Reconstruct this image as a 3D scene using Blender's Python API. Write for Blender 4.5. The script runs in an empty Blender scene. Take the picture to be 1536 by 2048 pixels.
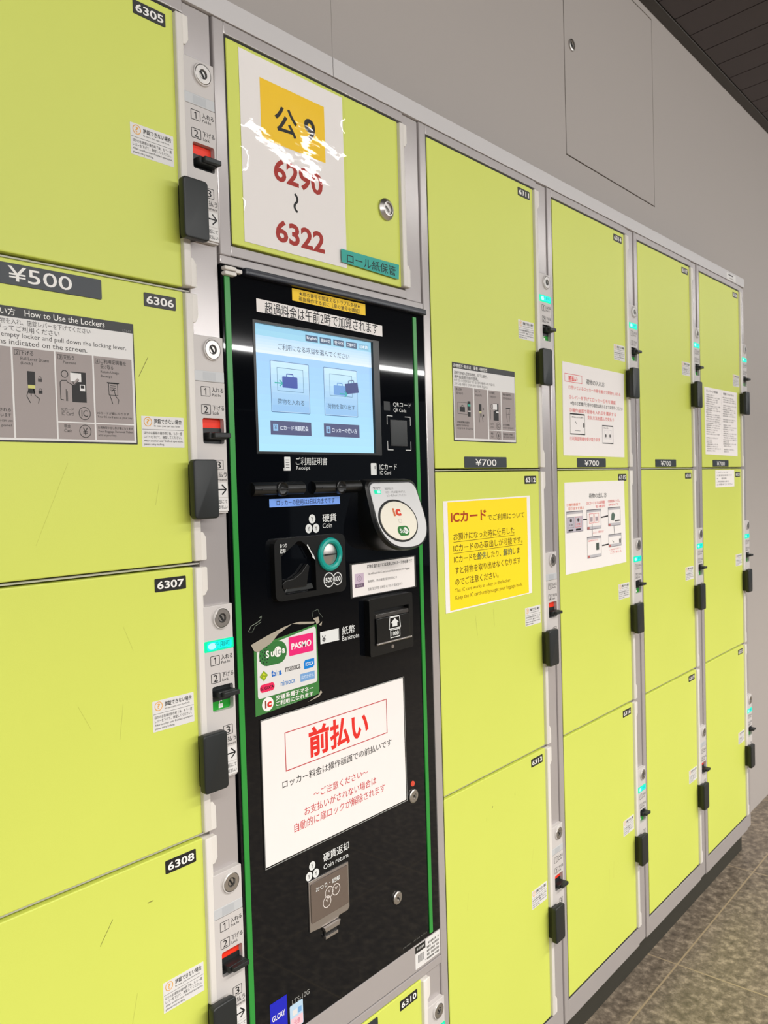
import bpy, bmesh, math, random
from mathutils import Matrix, Vector
random.seed(4)
S = bpy.context.scene
COL = S.collection
# Plan: millimetres on the locker fronts. x runs along the row (0 = left edge of door 6311), y is depth
# (0 = door faces, minus = towards the viewer), z is height above the floor minus 1277.
ZF = 1277.0

# ------------------------------------------------------------------ camera
cam = bpy.data.cameras.new('camera'); cam_o = bpy.data.objects.new('camera', cam); COL.objects.link(cam_o)
cam.sensor_fit = 'HORIZONTAL'; cam.sensor_width = 36.0; cam.lens = 36.0 * 1652.85 / 1536
cam.dof.use_dof = True; cam.dof.focus_distance = 1.15; cam.dof.aperture_fstop = 22
cam.clip_start = 0.02; cam.clip_end = 60
_px, _rl, _yw = 0.0319843, -0.0289991, 0.8647326
_Rz = Matrix(((math.cos(_yw), -math.sin(_yw), 0), (math.sin(_yw), math.cos(_yw), 0), (0, 0, 1)))
_Bs = Matrix(((1, 0, 0), (0, 0, -1), (0, 1, 0)))
_Rp = Matrix(((1, 0, 0), (0, math.cos(_px), -math.sin(_px)), (0, math.sin(_px), math.cos(_px))))
_Rr = Matrix(((math.cos(_rl), -math.sin(_rl), 0), (math.sin(_rl), math.cos(_rl), 0), (0, 0, 1)))
_R = _Rr @ _Rp @ _Bs @ _Rz
_M = Matrix((_R[0], -_R[1], -_R[2])).transposed().to_4x4()
_M.translation = Vector((-1.13703, -0.85174, (ZF - 23.5) / 1000))
cam_o.matrix_world = _M
S.camera = cam_o

# ------------------------------------------------------------------ world, lamps, exposure
S.view_settings.view_transform = 'Standard'; S.view_settings.look = 'None'
S.view_settings.gamma = 1.0; S.view_settings.use_curve_mapping = False
S.view_settings.exposure = 0.0
w = bpy.data.worlds.new('world'); S.world = w; w.use_nodes = True
w.node_tree.nodes['Background'].inputs[0].default_value = (0.8, 0.9, 1.0, 1)
w.node_tree.nodes['Background'].inputs[1].default_value = 0.15


def lamp_row(name, x, y, z, length, width, power, tilt, col=(1, 0.985, 0.965)):
    l = bpy.data.lights.new(name, 'AREA'); l.shape = 'RECTANGLE'; l.size = length; l.size_y = width
    l.energy = power; l.color = col
    o = bpy.data.objects.new(name, l); COL.objects.link(o)
    o.location = (x, y, z); o.rotation_euler = (math.radians(tilt), 0, 0)
    return o


lamp_row('ceiling_tube_near', 3.0, -1.47, 2.56, 13, 0.03, 34, 40)
lamp_row('ceiling_tube_middle', 2.0, -5.1, 2.56, 15, 0.03, 215, 50)
lamp_row('added_fill_far', -1.5, -8.4, 2.56, 13, 0.06, 150, 60)  # unseen row added as fill, kept out of the terminal's reflection

lamp_row('added_downlight', 3.0, -1.9, 2.55, 14, 0.1, 305, 0, (1, 0.95, 0.89)).data.spread = math.radians(124)  # added lamp, no such fixture known; brightens floor and lower doors


# ------------------------------------------------------------------ materials
def lin(c):
    out = []
    for v in c[:3]:
        v = v / 255.0
        out.append(v / 12.92 if v <= 0.04045 else ((v + 0.055) / 1.055) ** 2.4)
    return (*out, 1.0)


def new_mat(name):
    m = bpy.data.materials.new(name); m.use_nodes = True
    return m, m.node_tree, m.node_tree.nodes['Principled BSDF']


def mat(name, rgb, rough=0.5, metal=0.0, spec=0.5, vary=0.0, vscale=6.0, bump=0.0, bscale=400.0, coat=0.0):
    m, t, b = new_mat(name)
    b.inputs['Base Color'].default_value = lin(rgb); b.inputs['Roughness'].default_value = rough
    b.inputs['Metallic'].default_value = metal; b.inputs['Specular IOR Level'].default_value = spec
    b.inputs['Coat Weight'].default_value = coat; b.inputs['Coat Roughness'].default_value = 0.05
    tc = t.nodes.new('ShaderNodeTexCoord')
    if vary:
        n = t.nodes.new('ShaderNodeTexNoise'); n.inputs['Scale'].default_value = vscale; n.inputs['Detail'].default_value = 5
        t.links.new(tc.outputs['Object'], n.inputs['Vector'])
        mx = t.nodes.new('ShaderNodeMix'); mx.data_type = 'RGBA'
        c = lin(rgb)
        mx.inputs[6].default_value = tuple(v * (1 - vary) for v in c[:3]) + (1,)
        mx.inputs[7].default_value = tuple(min(1, v * (1 + vary)) for v in c[:3]) + (1,)
        t.links.new(n.outputs['Fac'], mx.inputs[0]); t.links.new(mx.outputs[2], b.inputs['Base Color'])
    if bump:
        n2 = t.nodes.new('ShaderNodeTexNoise'); n2.inputs['Scale'].default_value = bscale; n2.inputs['Detail'].default_value = 2
        t.links.new(tc.outputs['Object'], n2.inputs['Vector'])
        bp = t.nodes.new('ShaderNodeBump'); bp.inputs['Strength'].default_value = bump; bp.inputs['Distance'].default_value = 0.001
        t.links.new(n2.outputs['Fac'], bp.inputs['Height']); t.links.new(bp.outputs['Normal'], b.inputs['Normal'])
    return m


_em = {}


def em(rgb, strength=1.0):
    k = (tuple(rgb), strength)
    if k not in _em:
        m, t, b = new_mat('lit_display')
        b.inputs['Base Color'].default_value = (0.01, 0.01, 0.01, 1); b.inputs['Roughness'].default_value = 0.25
        b.inputs['Specular IOR Level'].default_value = 0.2
        b.inputs['Emission Color'].default_value = lin(rgb); b.inputs['Emission Strength'].default_value = strength
        _em[k] = m
    return _em[k]


_ink = {}


def ink(rgb, rough=0.45):
    k = tuple(rgb)
    if k not in _ink:
        _ink[k] = mat('print_ink', rgb, rough, spec=0.3)
    return _ink[k]


def film(name, scale, strength, gloss=0.055):
    m = bpy.data.materials.new(name); m.use_nodes = True; t = m.node_tree; t.nodes.clear()
    out = t.nodes.new('ShaderNodeOutputMaterial'); mx = t.nodes.new('ShaderNodeMixShader')
    tr = t.nodes.new('ShaderNodeBsdfTransparent'); gl = t.nodes.new('ShaderNodeBsdfGlossy')
    gl.inputs['Roughness'].default_value = 0.035
    lw = t.nodes.new('ShaderNodeFresnel'); lw.inputs['IOR'].default_value = 1.45
    tc = t.nodes.new('ShaderNodeTexCoord'); mp = t.nodes.new('ShaderNodeMapping'); mp.inputs['Scale'].default_value = (0.75, 1, 1.15)
    n = t.nodes.new('ShaderNodeTexNoise'); n.inputs['Scale'].default_value = scale; n.inputs['Detail'].default_value = 5
    n.inputs['Roughness'].default_value = 0.5
    bp = t.nodes.new('ShaderNodeBump'); bp.inputs['Strength'].default_value = strength; bp.inputs['Distance'].default_value = 0.004
    L = t.links.new
    L(tc.outputs['Object'], mp.inputs[0]); L(mp.outputs[0], n.inputs['Vector']); L(n.outputs['Fac'], bp.inputs['Height'])
    L(bp.outputs[0], gl.inputs['Normal']); L(tr.outputs[0], mx.inputs[1])
    ge = t.nodes.new('ShaderNodeNewGeometry'); sb = t.nodes.new('ShaderNodeMath'); sb.operation = 'SUBTRACT'; sb.inputs[0].default_value = 1
    ml = t.nodes.new('ShaderNodeMath'); ml.operation = 'MULTIPLY'
    L(ge.outputs['Backfacing'], sb.inputs[1]); L(sb.outputs[0], ml.inputs[0]); L(lw.outputs[0], ml.inputs[1]); L(ml.outputs[0], mx.inputs[0])
    L(gl.outputs[0], mx.inputs[2]); L(mx.outputs[0], out.inputs[0])
    return m


LIME = mat('lime_door_paint', (212, 222, 98), 0.42, vary=0.03, vscale=3.5, bump=0.05, bscale=900)
SILVER = mat('silver_grey_frame_paint', (184, 178, 177), 0.24, metal=0.3, spec=0.75, vary=0.02)
DIVIDER = mat('pale_divider_paint', (210, 207, 200), 0.4)
WHITEP = mat('white_trim_plastic', (226, 221, 214), 0.38, bump=0.03)
PLATE = mat('lock_plate_plastic', (205, 200, 197), 0.42, bump=0.03, bscale=1200)
BLACKP = mat('black_handle_plastic', (29, 33, 34), 0.42, bump=0.06, bscale=1500)
BLACKI = mat('black_plate', (26, 26, 26), 0.4)
SLATE = mat('price_plate_slate', (44, 50, 56), 0.4)
WHITEI = ink((242, 240, 236))
DARKI = ink((30, 30, 32))
CHROME = mat('brushed_chrome', (190, 186, 182), 0.34, metal=1.0)
STEEL = mat('satin_steel', (186, 180, 176), 0.3, metal=0.9)
DARKM = mat('dark_keyway', (16, 16, 16), 0.6)
PAPER = mat('white_paper', (244, 239, 236), 0.7, vary=0.015, vscale=12)
STICK = mat('sticker_white', (226, 224, 222), 0.45)
REDP = mat('red_indicator_plastic', (248, 52, 22), 0.5, vary=0.02)
GREENP = mat('green_indicator_plastic', (20, 160, 40), 0.5, vary=0.02)
LAMP_OFF = mat('frosted_lamp_cover', (196, 198, 200), 0.3)
PANELB = mat('black_glossy_panel', (8, 10, 14), 0.03, spec=0.3)
HOUSB = mat('black_satin_housing', (14, 15, 15), 0.3, bump=0.03)
NAVY = mat('dark_top_lip', (24, 28, 40), 0.28)
GREENS = mat('green_strip', (44, 148, 58), 0.3, vary=0.02)
TEAL = mat('teal_ring_plastic', (0, 158, 146), 0.28)
WALLM = mat('grey_wall_panel', (174, 167, 162), 0.55, spec=0.3, vary=0.015, vscale=2, bump=0.1, bscale=600)
JOINT = mat('wall_joint', (120, 110, 102), 0.7)
FILL = mat('pale_filler_panel', (202, 199, 199), 0.35, vary=0.01)
KICK = mat('dark_kick_plate', (48, 46, 38), 0.6, vary=0.1)
CEILM = mat('dark_ceiling_slat', (70, 62, 64), 0.5, vary=0.05)
CEILT = mat('dark_ceiling_edge', (62, 58, 54), 0.5)


def floor_mat():
    m, t, b = new_mat('speckled_granite_tile')
    L = t.links.new
    tc = t.nodes.new('ShaderNodeTexCoord')

    def noise(sc, det=3):
        n = t.nodes.new('ShaderNodeTexNoise'); n.inputs['Scale'].default_value = sc; n.inputs['Detail'].default_value = det
        n.inputs['Roughness'].default_value = 0.7
        L(tc.outputs['Object'], n.inputs['Vector']); return n
    n1, n2 = noise(42, 6), noise(3.0)
    r = t.nodes.new('ShaderNodeValToRGB')
    e = r.color_ramp.elements
    e[0].position = 0.3; e[0].color = lin((70, 62, 53)); e[1].position = 0.74; e[1].color = lin((176, 161, 140))
    x = e.new(0.5); x.color = lin((113, 102, 88))
    L(n1.outputs['Fac'], r.inputs[0])
    mx = t.nodes.new('ShaderNodeMix'); mx.data_type = 'RGBA'; mx.blend_type = 'MULTIPLY'
    r2 = t.nodes.new('ShaderNodeValToRGB')
    r2.color_ramp.elements[0].position = 0.35; r2.color_ramp.elements[0].color = (0.8, 0.8, 0.8, 1)
    r2.color_ramp.elements[1].position = 0.65
    L(n2.outputs['Fac'], r2.inputs[0]); mx.inputs[0].default_value = 0.8
    L(r.outputs[0], mx.inputs[6]); L(r2.outputs[0], mx.inputs[7])
    br = t.nodes.new('ShaderNodeTexBrick'); br.offset = 0.0; br.offset_frequency = 2; br.squash = 1
    br.inputs['Scale'].default_value = 1.0; br.inputs['Mortar Size'].default_value = 0.0024
    br.inputs['Brick Width'].default_value = 0.635; br.inputs['Row Height'].default_value = 0.4
    br.inputs['Color1'].default_value = (0, 0, 0, 1); br.inputs['Color2'].default_value = (0, 0, 0, 1); br.inputs['Mortar'].default_value = (1, 1, 1, 1)
    mp = t.nodes.new('ShaderNodeMapping'); mp.inputs['Location'].default_value = (-0.920 + 0.635 * 4, 0.045 + 4.0, 0)
    L(tc.outputs['Object'], mp.inputs[0]); L(mp.outputs[0], br.inputs['Vector'])
    m3 = t.nodes.new('ShaderNodeMix'); m3.data_type = 'RGBA'
    L(br.outputs['Color'], m3.inputs[0]); L(mx.outputs[2], m3.inputs[6]); m3.inputs[7].default_value = lin((150, 134, 108))
    L(m3.outputs[2], b.inputs['Base Color'])
    b.inputs['Roughness'].default_value = 0.42
    return m


FLOORM = floor_mat()
LOOSE_FILM = film('crinkled_clear_film', 6, 0.42)
FLAT_FILM = film('clear_film', 6, 0.2)

# ------------------------------------------------------------------ shapes
_text = {}


def text_mesh(s, bold):
    k = (s, bold)
    if k not in _text:
        c = bpy.data.curves.new('t', 'FONT'); c.body = s; c.resolution_u = 3 if len(s) < 8 else 2; c.offset = bold
        o = bpy.data.objects.new('t', c); COL.objects.link(o)
        dg = bpy.context.evaluated_depsgraph_get()
        me = bpy.data.meshes.new_from_object(o.evaluated_get(dg))
        V = [(v.co.x, v.co.y) for v in me.vertices]; F = [tuple(p.vertices) for p in me.polygons]
        bpy.data.objects.remove(o); bpy.data.curves.remove(c); bpy.data.meshes.remove(me)
        xs = [v[0] for v in V]; ys = [v[1] for v in V]
        _text[k] = (V, F, (min(xs), max(xs), min(ys), max(ys)))
    return _text[k]


def rrect(x0, x1, z0, z1, r=0, n=4):
    if r <= 0:
        return [(x0, z0), (x1, z0), (x1, z1), (x0, z1)]
    out = []
    for cx, cz, a in ((x1 - r, z0 + r, -90), (x1 - r, z1 - r, 0), (x0 + r, z1 - r, 90), (x0 + r, z0 + r, 180)):
        for i in range(n + 1):
            t = math.radians(a + 90 * i / n); out.append((cx + r * math.cos(t), cz + r * math.sin(t)))
    return out


def ell(cx, cz, rx, rz=None, n=32):
    rz = rx if rz is None else rz
    return [(cx + rx * math.cos(2 * math.pi * i / n), cz + rz * math.sin(2 * math.pi * i / n)) for i in range(n)]


class B:
    """collects shapes (plan millimetres) and links them as one mesh object"""
    def __init__(s):
        s.bm = bmesh.new(); s.mats = []

    def mi(s, m):
        if m not in s.mats: s.mats.append(m)
        return s.mats.index(m)

    def _add(s, t, m):
        i = s.mi(m)
        for f in t.faces: f.material_index = i
        me = bpy.data.meshes.new('t'); t.to_mesh(me); t.free(); s.bm.from_mesh(me); bpy.data.meshes.remove(me)

    def prism(s, pts, y0, y1, m, bev=0.0, seg=2, both=False):
        """outline in (x, z); y0 is the front (smaller y)"""
        t = bmesh.new()
        f = [t.verts.new((x, y0, z)) for x, z in pts]; k = [t.verts.new((x, y1, z)) for x, z in pts]
        ff = t.faces.new(f); bf = t.faces.new(k[::-1])
        n = len(pts)
        for i in range(n):
            t.faces.new((f[i], k[i], k[(i + 1) % n], f[(i + 1) % n]))
        bmesh.ops.recalc_face_normals(t, faces=t.faces[:])
        if bev:
            e = list(ff.edges) + (list(bf.edges) if both else [])
            if n <= 12:
                e += [x for x in t.edges if abs(x.verts[0].co.y - x.verts[1].co.y) > 1e-6]
            bmesh.ops.bevel(t, geom=list(set(e)), offset=bev, segments=seg, profile=0.5, affect='EDGES', clamp_overlap=True)
        s._add(t, m); return s

    def box(s, x0, x1, y0, y1, z0, z1, m, bev=0.0, seg=2):
        return s.prism(rrect(x0, x1, z0, z1), y0, y1, m, bev, seg)

    def holed(s, outer, hole, y0, y1, m):
        t = bmesh.new()
        loops = []
        for pts in (outer, hole):
            a = [t.verts.new((x, y0, z)) for x, z in pts]; b = [t.verts.new((x, y1, z)) for x, z in pts]
            n = len(pts); ed = []
            for i in range(n):
                t.faces.new((a[i], b[i], b[(i + 1) % n], a[(i + 1) % n]))
            for i in range(n): ed.append(t.edges.get((a[i], a[(i + 1) % n])))
            loops += ed
        bmesh.ops.triangle_fill(t, use_beauty=True, edges=loops)
        bmesh.ops.recalc_face_normals(t, faces=t.faces[:])
        s._add(t, m); return s

    def flat(s, pts, y, m):
        t = bmesh.new(); t.faces.new([t.verts.new((x, y, z)) for x, z in pts]); s._add(t, m); return s

    def rect(s, x0, x1, z0, z1, y, m, r=0):
        return s.flat(rrect(min(x0, x1), max(x0, x1), min(z0, z1), max(z0, z1), r), y, m)

    def strip(s, outer, inner, y, m):
        t = bmesh.new(); a = [t.verts.new((x, y, z)) for x, z in outer]; b = [t.verts.new((x, y, z)) for x, z in inner]; n = len(a)
        for i in range(n): t.faces.new((a[i], a[(i + 1) % n], b[(i + 1) % n], b[i]))
        s._add(t, m); return s

    def frame(s, x0, x1, z0, z1, wd, y, m, r=0):
        x0, x1 = min(x0, x1), max(x0, x1); z0, z1 = min(z0, z1), max(z0, z1)
        return s.strip(rrect(x0, x1, z0, z1, r), rrect(x0 + wd, x1 - wd, z0 + wd, z1 - wd, max(r - wd, 0.05) if r else 0), y, m)

    def circ(s, cx, cz, r, wd, y, m, rz=None):
        rz = rz or r
        return s.strip(ell(cx, cz, r, rz), ell(cx, cz, r - wd, rz - wd), y, m)

    def line(s, x0, z0, x1, z1, wd, y, m):
        d = Vector((x1 - x0, z1 - z0)); d.normalize(); n = Vector((-d.y, d.x)) * wd / 2
        return s.flat([(x0 - n.x, z0 - n.y), (x1 - n.x, z1 - n.y), (x1 + n.x, z1 + n.y), (x0 + n.x, z0 + n.y)], y, m)

    def poly(s, pts, wd, y, m):
        for (a, b), (c, d) in zip(pts, pts[1:]): s.line(a, b, c, d, wd, y, m)
        return s

    def text(s, st, x0, x1, z0, z1, y, m, bold=0.0, rot=0):
        V, F, (a, b, c, d) = text_mesh(st, bold)
        i = s.mi(m); x0, x1 = min(x0, x1), max(x0, x1); z0, z1 = min(z0, z1), max(z0, z1)
        kx = (x1 - x0) / max(b - a, 1e-6); kz = (z1 - z0) / max(d - c, 1e-6)
        vs = []
        for vx, vy in V:
            px, pz = (vx - a) * kx, (vy - c) * kz
            if rot:   # text turned clockwise by 90 degrees inside the same box
                px, pz = (vy - c) / max(d - c, 1e-6) * (x1 - x0), (z1 - z0) * (1 - (vx - a) / max(b - a, 1e-6))
            vs.append(s.bm.verts.new((x0 + px, y, z0 + pz)))
        for f in F:
            try:
                fc = s.bm.faces.new([vs[k] for k in f]); fc.material_index = i
            except ValueError:
                pass
        return s

    def disc(s, cx, cz, r, y0, y1, m, bev=0.0, n=36, rz=None):
        return s.prism(ell(cx, cz, r, rz, n), y0, y1, m, bev)

    def revolve(s, cx, cz, prof, m, n=36):
        """prof: list of (radius, y) from outside in; axis along y"""
        t = bmesh.new(); rings = []
        for r, y in prof:
            rings.append([t.verts.new((cx + r * math.cos(2 * math.pi * i / n), y, cz + r * math.sin(2 * math.pi * i / n))) for i in range(n)] if r > 0 else [t.verts.new((cx, y, cz))])
        for p, q in zip(rings, rings[1:]):
            for i in range(n):
                j = (i + 1) % n
                if len(q) == 1: t.faces.new((p[i], p[j], q[0]))
                else: t.faces.new((p[i], p[j], q[j], q[i]))
        s._add(t, m); return s

    def bar(s, x0, x1, yc, zc, r, m, n=20, ry=None):
        """horizontal cylinder along x"""
        ry = ry or r; t = bmesh.new()
        a = [t.verts.new((x0, yc + ry * math.cos(2 * math.pi * i / n), zc + r * math.sin(2 * math.pi * i / n))) for i in range(n)]
        b = [t.verts.new((x1, v.co.y, v.co.z)) for v in a]
        for i in range(n): t.faces.new((a[i], a[(i + 1) % n], b[(i + 1) % n], b[i]))
        t.faces.new(a); t.faces.new(b); bmesh.ops.recalc_face_normals(t, faces=t.faces[:]); s._add(t, m); return s

    def warp(s, fn):
        for v in s.bm.verts: v.co = fn(v.co)
        return s

    def mesh(s, name, org=(0, 0, 0)):
        for v in s.bm.verts: v.co = (v.co - Vector(org)) / 1000
        me = bpy.data.meshes.new(name); s.bm.to_mesh(me); s.bm.free()
        for m in s.mats: me.materials.append(m)
        for p in me.polygons: p.use_smooth = True
        me.set_sharp_from_angle(angle=math.radians(20))
        return me


ORG = {}


def put(name, me, parent=None, at=(0, 0, 0)):
    o = bpy.data.objects.new(name, me); COL.objects.link(o)
    if parent:
        o.parent = parent; p = ORG[parent.name]
        o.location = ((at[0] - p[0]) / 1000, (at[1] - p[1]) / 1000, (at[2] - p[2]) / 1000)
    else:
        o.location = (at[0] / 1000, at[1] / 1000, (at[2] + ZF) / 1000)
    ORG[o.name] = tuple(at)
    return o


def part(name, b, parent=None, org=(0, 0, 0)):
    return put(name, b.mesh(name, org), parent, org)


def tag(o, label=None, cat=None, group=None, kind=None):
    if label: o['label'] = label
    if cat: o['category'] = cat
    if group: o['group'] = group
    if kind: o['kind'] = kind
    return o


# ------------------------------------------------------------------ the setting
FLOOR, CEIL, WY = -1277.0, 1318.0, 105.0
part('floor', B().box(-4000, 9000, -10000, 250, FLOOR - 60, FLOOR, FLOORM), None, (0, 0, FLOOR))['kind'] = 'structure'
b = B()
HX0, HX1, HZ0, HZ1 = 703.0, 1234.0, 764.0, 1294.0
b.box(-4000, -113.8, WY, WY + 40, FLOOR, CEIL, WALLM)
b.box(-113.2, HX0 - 3, WY, WY + 40, FLOOR, CEIL, WALLM)
b.box(HX0 - 3, HX1 + 3, WY, WY + 40, FLOOR, HZ0 - 3, WALLM)
b.box(HX0 - 3, HX1 + 3, WY, WY + 40, HZ1 + 3, CEIL, WALLM)
b.box(HX1 + 3, 9000, WY, WY + 40, FLOOR, CEIL, WALLM)
b.box(-4000, 9000, WY + 8, WY + 60, FLOOR + 5, CEIL - 5, JOINT)
part('wall_back', b, None, (0, WY, FLOOR))['kind'] = 'structure'
part('wall_front', B().box(-4000, 9000, -10060, -10000, FLOOR, CEIL, mat('opposite_wall', (78, 88, 112), 0.6, vary=0.1, vscale=0.8)), None, (0, -10000, FLOOR))['kind'] = 'structure'
b = B()
x = -4000.0
SK = 0.16
while x < 9600:                       # slats run out from the wall, slightly askew to it
    t = bmesh.new()
    vs = []
    for z in (CEIL, CEIL + 14):
        for px, py in ((x, WY - 36), (x + 117, WY - 36), (x + 117 - SK * 9900, -9800), (x - SK * 9900, -9800)):
            vs.append(t.verts.new((px, py, z)))
    for f in ((0, 1, 2, 3), (7, 6, 5, 4), (0, 4, 5, 1), (1, 5, 6, 2), (2, 6, 7, 3), (3, 7, 4, 0)):
        t.faces.new([vs[i] for i in f])
    bmesh.ops.recalc_face_normals(t, faces=t.faces[:]); b._add(t, CEILM)
    x += 121.0
b.box(-5600, 9600, -10000, WY + 60, CEIL + 14, CEIL + 60, mat('ceiling_void', (26, 23, 24), 0.8))
part('ceiling', b, None, (0, 0, CEIL))['kind'] = 'structure'
part('trim_1', B().box(-4000, 9000, WY - 33, WY - 0.5, CEIL - 3, CEIL + 13.5, CEILT, 1.5), None, (0, WY, CEIL))['kind'] = 'structure'

e = put('wall_access_panel', None, None, (HX0, WY, HZ0))
tag(e, 'square grey access panel with small lock set in wall above lockers', 'access panel')
part('panel_board', B().box(HX0, HX1, WY - 0.6, WY + 7.5, HZ0, HZ1, WALLM, 0.8), e, (HX0, WY, HZ0))
b = B().revolve(737, 1034, [(14, WY - 0.6), (14, WY - 4), (11, WY - 5), (10.5, WY - 1.5), (0, WY - 1)], CHROME)
b.rect(731, 743, 1031, 1036, WY - 2.2, DARKM).rect(735, 739, 1026, 1042, WY - 2.0, DARKM)
part('panel_lock', b, e, (737, WY, 1034))

# ------------------------------------------------------------------ shared locker pieces
W = 351.0


def door_mesh(h, marks=()):
    b = B().box(0.6, W, 0, 20, -h, 0, LIME, 1.6, 2)
    for (x0, z0, x1, z1, wd, c) in marks:
        b.line(x0, z0, x1, z1, wd, -0.12, ink(c))
    return b.mesh('door')


def trim_mesh(h):
    p = [(350.3, -h + 1), (357.5, -h + 1), (368.5, -h + 1), (370, -h + 3), (370, -h + 29), (364.5, -h + 36), (362, -h + 36.5), (362, -36.5), (364.5, -36), (370, -29), (370, -3), (368.5, -1), (350.3, -1)]
    b = B().prism([(350.3, -h + 1), (361.8, -h + 1), (361.8, -1), (350.3, -1)], -6, 16, WHITEP, 2.6, 3)
    for z0, z1, q in ((-h + 1.2, -h + 37, 1), (-37, -1.2, 0)):
        pts = [(359, z0), (368.5, z0), (369.6, z0 + 1.2), (369.6, z1 - 7), (365, z1), (359, z1)] if q else \
              [(359, z0), (365, z0), (369.6, z0 + 7), (369.6, z1 - 1.2), (368.5, z1), (359, z1)]
        b.prism(pts, -4.6, 14, WHITEP, 1.2, 2)
    return b.mesh('edge_trim')


def handle_mesh():
    # origin at the top of the front plate; x measured from the door's left edge
    b = B().prism(rrect(349, 372, -70, -5, 2), -14, 4, BLACKP, 1.2)
    b.prism(rrect(340.5, 378, -73.5, 0, 5), -23, -12, BLACKP, 2.4, 3, True)
    return b.mesh('handle')


def lock_module_mesh():
    # origin at the key cylinder; carries the printed steps
    b = B(); y = -6.25
    b.prism(rrect(359.2, 405.6, -40.9, 16.8, 0.8), -6, 14, PLATE, 0.8)
    hole = rrect(369.2, 402.6, -119, -86.5, 3)
    b.holed([(359.2, -205), (405.6, -205), (405.6, -41.2), (359.2, -41.2)], hole, -6, 14, PLATE)
    b.prism([(359.2, -207.5), (405.6, -207.5), (405.6, -205), (359.2, -205)], -4.5, 14, PLATE, 0.5)
    b.circ(387.2, 0, 15.6, 3.4, -6.3, PLATE)
    for n, zt in (('1', -47), ('2', -69.6)):
        b.frame(368.0, 382.6, zt - 12.4, zt, 0.7, y, DARKI, 1.2)
        if n == '1': b.poly([(373.2, zt - 4.2), (375.7, zt - 2.4)], 1.0, y, DARKI).rect(375.2, 376.3, zt - 10.6, zt - 2.0, y, DARKI)
        else: b.text(n, 372.0, 378.4, zt - 10.6, zt - 2.0, y, DARKI)
    b.text('入れる', 385.0, 403.2, -53.8, -47.4, y, DARKI, 0.004); b.text('Put In', 385.2, 398.6, -58.8, -55.4, y, DARKI)
    b.text('下げる', 385.4, 403.8, -76.4, -70.0, y, DARKI, 0.004); b.text('Lock', 385.6, 395.4, -81.6, -77.8, y, DARKI)
    b.frame(384.6, 399.6, -152, -139.4, 0.7, y, DARKI, 1.2); b.text('3', 389, 395.4, -150.2, -141.4, y, DARKI)
    b.text('支払う', 383.0, 404.4, -161.4, -154.6, y, DARKI, 0.004); b.text('Payment', 382.6, 404.2, -167.2, -162.8, y, DARKI)
    b.rect(381, 404.2, -187, -168.2, -6.2, STICK)
    b.line(383, -177.4, 402, -177.4, 1.7, y - .1, DARKI); b.poly([(395.6, -171), (402.6, -177.4), (395.6, -183.8)], 1.8, y - .1, DARKI)
    b.rect(377, 404.6, -204.6, -188, -6.2, STICK)
    b.text('画面にて', 383.5, 403.8, -195.4, -190.4, y - .1, DARKI); b.text('お支払い', 383.5, 403.8, -202.4, -197.4, y - .1, DARKI)
    return b.mesh('lock_module')


def cylinder_mesh():
    b = B().revolve(387.2, 0, [(14.6, -6), (13.6, -8.4), (12.4, -8.6)], PLATE, 40)
    b.revolve(387.2, 0, [(12.2, -6), (12.2, -8.2), (11.4, -8.9), (6.2, -8.9), (5.6, -7.2), (0, -7.0)], CHROME, 40)
    b.circ(387.2, 0, 5.4, 1.0, -7.5, DARKM)
    b.line(384.6, 3.6, 389.6, -3.8, 2.2, -7.7, DARKM)
    return b.mesh('key_cylinder')


def lamp_mesh(lit):
    b = B()
    if not lit:
        b.prism(rrect(359.2, 405.6, -40.6, -27.2, 0.6), -6.2, 8, LAMP_OFF, 0.6); b.rect(372, 392, -39, -29, -6.3, mat('lamp_cover_print', (184, 187, 190), 0.3))
        return b.mesh('status_lamp')
    b.prism(rrect(359, 406, -41, -27, 1.6), -6.6, 8, em((0, 235, 165), 1.15), 0.8)
    b.rect(363, 402.5, -39.4, -28.6, -6.75, em((0, 250, 235), 1.1), 3)
    b.flat(ell(371, -34, 6.5, 4), -6.85, em((185, 255, 255), 1.1))
    b.text('使用可', 375, 399, -36.6, -29.6, -6.95, em((0, 150, 150)), 0.01); b.text('Available', 379, 396, -39.4, -37.5, -6.95, em((0, 170, 165)))
    return b.mesh('status_lamp')


def lever_mesh(locked):
    b = B(); z = -98.6 if locked else -86.6
    z0, z1 = (-119.2, z) if locked else (-107.5, z)
    b.prism(rrect(369.4, 402.4, z0, z1, 1), 0, 10, BLACKP)
    k = -109 if locked else -97
    b.prism(rrect(374, 402.5, k - 4.2, k + 4.2, 1.5), -13, 4, BLACKP, 1.2); b.prism(rrect(378, 403.5, k - 2.8, k + 3.4, 1), -19, -10, BLACKP, 1.0)
    return b.mesh('lock_lever')


def flag_mesh(locked):
    b = B()
    if locked:
        b.rect(369.4, 402.4, -99, -86.6, 1.0, REDP)
    else:
        b.rect(369.4, 402.4, -119, -107, 1.0, GREENP)
        b.rect(383.6, 390.4, -117.2, -111.6, .7, WHITEI); b.poly([(385, -111.6), (385, -109), (386.4, -107.8), (388, -107.8), (389.2, -109)], 1.1, .7, WHITEI)
    return b.mesh('indicator_flag')


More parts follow.
